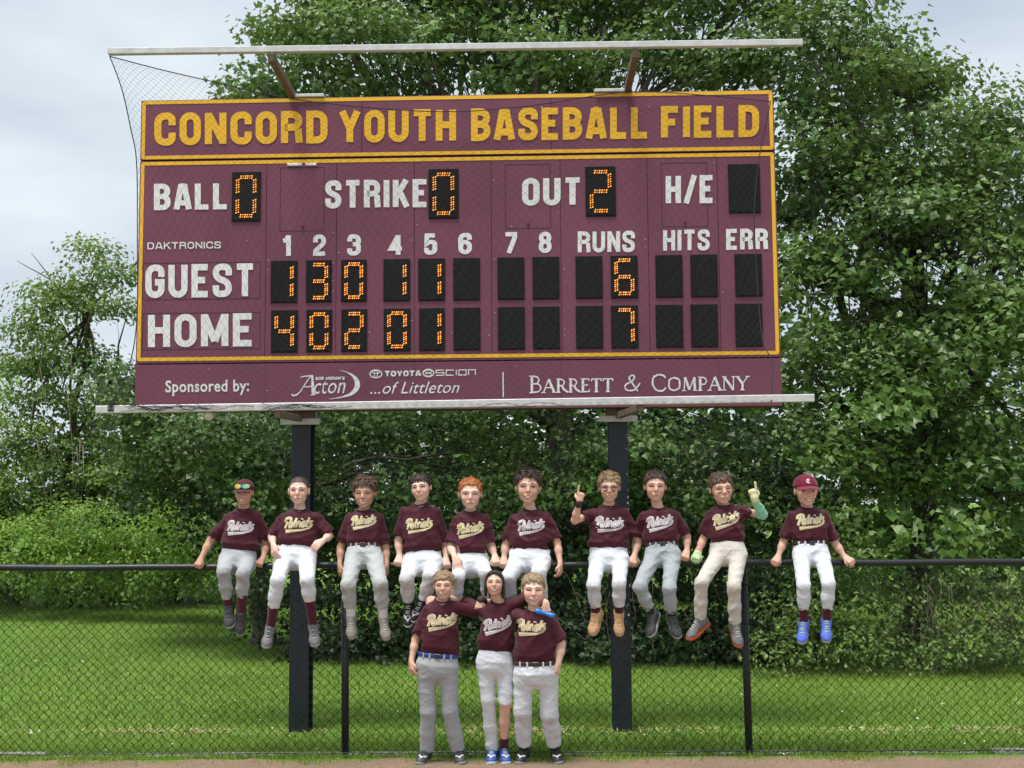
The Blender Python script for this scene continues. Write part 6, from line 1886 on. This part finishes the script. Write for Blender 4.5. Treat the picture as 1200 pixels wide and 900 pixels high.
RAIL_L = ((-.15, -.62, .55), (.1, -.5, -.85), .75)
RAIL_R = ((.15, -.62, .55), (-.1, -.5, -.85), .75)
HANG_L = ((.02, -1, .12), (.85, 0, -.5), .35)
HANG_R = ((-.02, -1, .12), (-.85, 0, -.5), .35)
TEAM = [
 dict(seed=1, label='boy seated leftmost on the fence, mirrored sunglasses on his maroon cap', head=[(287, 560), (285.2, 591)], hair_h=.02, turn=(-4, 4, 0), sh=[(264.5, 601), (307, 600)], waist=(280.5, 645), ww=41,
      armL=[(246.5, 634, -.02), (235.5, 655, .04)], armR=[(312, 638, -.04), (308.5, 654, .04)], handL=((-.25, -.62, .45), (.1, -.5, -.85), .75), handR=((-.35, -.62, .45), (-.1, -.5, -.85), .75),
      legL=[(262, 670), (268, 710), (267.5, 729, .30)], legR=[(285, 672), (283, 717), (281.5, 742, .26)], hem=[.78, .62], skin='skin_tan', hair=('dark', 'short', .02), capped='cap_dark', sunglasses=True, mouth='grin', eye_open=.45,
      pants='pants_grey', sock='sock_maroon', shoe=('shoe_charcoal', 'sole_grey', 'lace_dark'), print='w', logo=(.200, 0, -.01, .10), dirt=.5, hand=.86, arm=.9),
 dict(seed=2, label='boy with buzzed hair seated on the fence in front of the left post', head=[(350.5, 558), (350, 591)], hair_h=.006, turn=(2, 0, 0), ear=1.12, sh=[(325.5, 602), (378, 601.5)], waist=(348.5, 640), ww=46,
      armL=[(318.5, 629, .02), (320.5, 639, .16)], armR=[(386, 628, .02), (378, 634, .17)], handL=((.15, -.8, .45), (.6, -.2, -.7), .35), handR=((-.62, -.5, .4), (-.2, -.5, -.7), .35),
      legL=[(325.5, 680, .32), (317, 735, .24), (312.5, 751, .36)], legR=[(360, 680, .32), (367, 733, .24), (368.5, 750, .36)], hem=[.58, .46], skin='skin_pale', hair=('buzz', 'buzz', .0), mouth='closed',
      pants='pants_white', sock='sock_maroon', shoe=('shoe_grey', 'sole_grey', 'lace_dark'), print='y', logo=(.215, .004, .0, .10), dirt=.25, bag=1.08),
 dict(seed=3, label='boy on the fence with swept up brown hair, maroon belt and white socks', head=[(428, 553), (426.7, 595)], hair_h=.048, turn=(-3, 4, 0), sh=[(403, 603), (450, 602)], waist=(427, 638), ww=38,
      armL=[(399.5, 641, .0), (398.3, 662, .05)], armR=[(452, 642, .0), (453, 662, .05)], handL=HANG_L, handR=HANG_R,
      legL=[(408, 685), (411.5, 722), (411.5, 741, .28)], legR=[(445.5, 684), (449.3, 724), (453, 741, .28)], hem=[.72, .72], skin='skin_tan', hair=('brown', 'spiky', .050), mouth='grin', eye_open=.35,
      pants='pants_pale', sock='sock_white', shoe=('shoe_taupe', 'sole_grey', 'lace_white'), belt='belt_maroon', print='g', logo=(.19, .004, .02, .10), dirt=.8, bag=1.1),
 dict(seed=4, label='smiling dark haired boy seated on the fence with black and silver cleats', head=[(492.5, 553), (494, 587)], hair_h=.018, turn=(-10, 0, -7), sh=[(467, 596), (517.5, 595)], waist=(495, 647), ww=44,
      armL=[(466.8, 634, .0), (468, 652, .04)], armR=[(523, 640, -.02), (522.5, 655, .04)], handL=RAIL_L, handR=RAIL_R,
      legL=[(476.5, 678, .24), (479, 708, .15), (477, 730, .25)], legR=[(504, 676, .20), (496, 706, .14), (487, 716, .20)], hem=[.88, .88], skin='skin_pale', hair=('dark', 'messy', .028), mouth='smile', part=-.2,
      pants='pants_white', sock='sock_black', shoe=('shoe_black', 'sole_white', 'lace_white', 'shoe_silver'), print='y', logo=(.205, -.01, .0, .04), dirt=.9, bag=1.08),
 dict(seed=5, label='red haired boy seated on the fence with one hand on his thigh', head=[(551.5, 557), (551, 596.3)], hair_h=.026, turn=(2, 3, 0), sh=[(529, 604.5), (574, 603)], waist=(552, 649), ww=40,
      armL=[(528, 641, .04), (533, 653, .17)], armR=[(575.5, 639, .0), (580, 652, .05)], handL=((.25, -.75, .4), (.1, -.4, -.8), .3), handR=RAIL_R,
      legL=[(537, 676, .22), (533, 712, .10), (530, 730, .14)], legR=[(569, 672, .20), (573, 712, .08), (573, 730, .12)], hem=[.85, .85], skin='skin_pale', hair=('red', 'curly', .026), mouth='closed', eye_open=.4,
      pants='pants_white', sock='sock_maroon', shoe=('shoe_charcoal', 'sole_grey', 'lace_dark'), print='g', logo=(.205, -.004, .0, .16), dirt=.15),
 dict(seed=6, label='tousled brown haired boy seated on the fence just right of the red haired boy', head=[(620, 546), (618, 590)], hair_h=.040, turn=(0, 0, 2), sh=[(597, 602), (647.5, 602)], waist=(621, 644), ww=46,
      armL=[(592.5, 639, .0), (590.5, 654, .04)], armR=[(653, 636, .02), (656.5, 661, .08)], handL=RAIL_L, handR=HANG_R,
      legL=[(596, 677, .20), (598, 715, .08), (598, 733, .12)], legR=[(631, 672, .20), (636, 712, .08), (636, 730, .12)], hem=[.85, .85], skin='skin_fair', hair=('dark_brown', 'curly', .046), mouth='grin',
      pants='pants_white', sock='sock_maroon', shoe=('shoe_charcoal', 'sole_grey', 'lace_dark'), print='w', logo=(.205, .0, .0, .16), dirt=.1, bag=1.12, fat=1.05),
 dict(seed=7, label='boy with glasses and tan shoes on the fence pointing one finger up', head=[(714.5, 549), (714, 587.3)], hair_h=.036, turn=(-4, 5, 0), sh=[(689, 597), (737.5, 597)], waist=(713.3, 642.5), ww=44,
      armL=[(673.5, 610, .10), (679, 588, .20)], armR=[(748.5, 634, -.02), (743, 652, .04)], handL=((.22, 1, .05), (-.25, 0, -.9), .8, 'point'), handR=((-.2, -.7, .5), (-.1, -.5, -.85), .65), sleeveL=.62,
      legL=[(695.5, 686), (698.5, 718), (690, 742, .29)], legR=[(725.5, 685), (725.5, 718), (727, 745, .29)], hem=[.78, .76], skin='skin_fair', hair=('blond', 'spiky', .040), glasses=True, eyeblack=True, mouth='smile', part=.5,
      pants='pants_white', sock='sock_maroon', shoe=('shoe_tan', 'sole_tan', 'lace_pink'), print='w', logo=(.215, -.002, -.005, .02), dirt=.55, extras=(('band', 'L', 'band_dark'),)),
 dict(seed=8, label='boy in silver grey trousers on the fence, between the two pointing boys', head=[(769, 548), (767, 587)], hair_h=.034, turn=(-2, 2, 1), sh=[(747.5, 602), (796, 598)], waist=(775, 637), ww=38,
      armL=[(745.5, 634, -.06), (744, 652, .0)], armR=[(805, 629, -.02), (805, 646, .03)], handL=RAIL_L, handR=((-.25, -.62, .5), (-.1, -.5, -.85), .75),
      legL=[(749.5, 687), (763.5, 720, .19), (757, 742, .28)], legR=[(784, 689), (787.5, 722, .19), (796, 741, .28)], hem=[.80, .85], skin='skin_fair', hair=('dark_brown', 'spiky', .032), mouth='closed', eye_open=.4, brow=1.2,
      pants='pants_silver', sock='sock_black', shoe=('shoe_charcoal', 'sole_grey', 'lace_dark'), belt='belt_dark', print='w', logo=(.205, -.008, .0, .12), dirt=.15),
 dict(seed=9, label='boy on the fence with a mint green arm sleeve raising a gloved finger', head=[(843.5, 550), (846.7, 590.5)], hair_h=.032, turn=(4, 2, -5), sh=[(824.5, 600), (872, 593)], waist=(851.5, 635.5), ww=40,
      armL=[(824, 632, .0), (818, 647, .04)], armR=[(893.5, 603, .10), (884.5, 585, .18)], handL=((-.35, -.6, .5), (.1, -.5, -.85), .65), handR=((-.22, 1, .1), (.1, .1, -.9), .8, 'point'), sleeveR=.60,
      legL=[(822, 683), (820.5, 727, .2), (808, 738, .24)], legR=[(860, 687), (861.5, 732, .2), (867, 748, .28)], hem=[.96, .98], skin='skin_fair', hair=('brown', 'messy', .036), mouth='grimace', eye_open=.25, eyeblack=True,
      pants='pants_tan', sock='sock_black', shoe=('shoe_grey', 'sole_orange', 'lace_white'), print='g', logo=(.205, -.004, .005, .20), dirt=.5, extras=('gloves', 'arm_sleeve', ('band', 'L', 'band_pink'))),
 dict(seed=10, label='boy seated alone rightmost on the fence in a bright maroon cap and blue cleats', head=[(944.5, 555), (944.5, 592.5)], hair_h=.018, turn=(2, 3, 0), sh=[(921.5, 600), (971, 599)], waist=(948.5, 636), ww=39,
      armL=[(918, 635, .0), (912, 652, .04)], armR=[(979, 637, .0), (990, 653, .04)], handL=((-.45, -.5, .5), (.1, -.5, -.85), .7), handR=((.55, -.4, .5), (-.1, -.5, -.85), .6),
      legL=[(941.5, 686), (942, 729), (938.5, 750, .32)], legR=[(971, 684), (968.5, 727), (970, 748, .32)], hem=[.66, .68], skin='skin_fair', hair=('brown', 'short', .02), capped='cap', mouth='grin', eye_open=.3,
      pants='pants_white', sock='sock_maroon', shoe=('shoe_violet_blue', 'sole_grey', 'lace_green'), belt='belt_dark', print='y', logo=(.215, .0, .005, .05), dirt=.0),
 dict(seed=11, label='boy standing leftmost on the ground in grey trousers with a blue belt', seated=False, dy=.30, head=[(520.3, 666), (519.8, 702)], hair_h=.024, turn=(-2, 0, 0), sh=[(495, 709), (541, 707)], waist=(513.5, 766), ww=43, wd=.0,
      armL=[(487, 749, -.01), (482, 775, .03)], armR=[(560, 716, -.07), (580, 738, -.20)], handL=((.02, -1, .15), (.8, 0, -.6), .35), handR=((1, -.3, 0), (0, 0, 1), .3),
      legL=[(502, 833, -.04), (500.5, 880, -.14), (492, 892, .02)], legR=[(527, 832, -.04), (537, 880, -.14), (538.5, 892, .02)], hem=[.97, .97], skin='skin_fair', hair=('sandy', 'messy', .034), mouth='smile', eye_open=.35, part=.2, sleeveR=1.0,
      pants='pants_grey', sock='sock_black', shoe=('shoe_charcoal', 'sole_grey', 'lace_dark', 'shoe_silver'), belt='belt_blue', print='g', logo=(.215, .008, .03, .20), dirt=.12, bag=1.2),
 dict(seed=12, label='laughing boy with long dark hair standing in the middle, one trouser leg rolled up', seated=False, dy=.29, head=[(580, 666.5), (579, 698)], hair_h=.014, turn=(0, -8, 0), sh=[(564, 713), (604, 706)], waist=(581, 761), ww=38, wd=.0, headfwd=.01,
      armL=[(541, 703, -.14), (514, 702, -.02)], armR=[(629, 697, -.12), (640, 707, .17)], handL=((-1, .05, .35), (.1, -.6, -.5), .45), handR=((.05, -1, .15), (.1, 0, -1), .72), sleeveL=.9, sleeveR=.75,
      legL=[(572, 820, -.02), (577, 882, -.14), (575, 893, .02)], legR=[(592, 822, .0), (590.5, 873, -.14), (594, 890, .02)], hem=[.98, .02], bare=1, skin='skin_fair', hair=('dark', 'long', .030), mouth='grin', eye_open=.25, cheek=1.0,
      pants='pants_white', sock='sock_maroon', shoe=('shoe_navy', 'sole_white', 'lace_white', 'sole_white'), print='w', logo=(.205, .0, -.005, .30), dirt=.1, bag=1.03),
 dict(seed=13, label='boy standing rightmost on the ground with a brown belt and dirt stained knees', seated=False, dy=.32, head=[(624.8, 670), (625.3, 709)], hair_h=.014, turn=(0, 2, 0), cheek=1.22, sh=[(602.5, 718), (650, 720)], waist=(627.5, 775), ww=47, wd=.0, fat=1.16,
      armL=[(580, 711, -.16), (563, 703, -.03)], armR=[(657.5, 755, .0), (654, 778, .04)], handL=((-.2, -1, .2), (.2, 0, -.9), .4), handR=((-.12, -1, .2), (-.7, 0, -.7), .4),
      legL=[(612.5, 834, -.04), (614.5, 880, -.16), (609, 893, -.01)], legR=[(643.5, 836, -.04), (650.5, 882, -.16), (653, 896, -.01)], hem=[.84, .84], low_sock=True, skin='skin_pale', hair=('sandy', 'short', .030), mouth='smile', eye_open=.25, part=-.35,
      pants='pants_white', sock='sock_black', shoe=('shoe_black', 'sole_grey', 'lace_dark', 'sole_white'), belt='belt_brown', print='g', logo=(.215, -.03, .05, .0), dirt=.75, bag=1.34, arm=1.05, leg=1.05, extras=(('band', 'L', 'band_dark'),)),
]
import os as _os
_info = {}
for S in TEAM:
    _r, _i = person(S)
    _info[S['seed']] = _i

# the blue thing in the middle boy's hand
a = Vector(at_fence(627.8, 715.5, .52)); b_ = Vector(at_fence(649.5, 722.0, .52))
X_ = (b_ - a).normalized(); L_ = (b_ - a).length
bar_ = empty('blue_bar', a, 'small bright blue plastic bar held before the shoulder of the rightmost standing boy', 'plastic toy')
MB().tube([a + X_ * t for t in (0, .004, .034, .040, L_ - .040, L_ - .034, L_ - .004, L_)], [.014, .018, .018, .0125, .0125, .018, .018, .014], 14).build('grip', M['blue_plastic'], bar_)

# a ball caught in the slack of the net under the bottom bar
c = netp(245, 487.5, .97)
bs = Solid(); bs.ell(tuple(c), np.eye(3), (.036, .036, .036), .01)
bme = bs.mesh('baseball', .005)
tag(link_mesh('baseball', bme, mat('scuffed_leather', (.50, .44, .36), .8, c2=(.66, .60, .52), vscale=30), None), 'scuffed pale ball caught in the net under the left end of the bottom bar', 'ball')
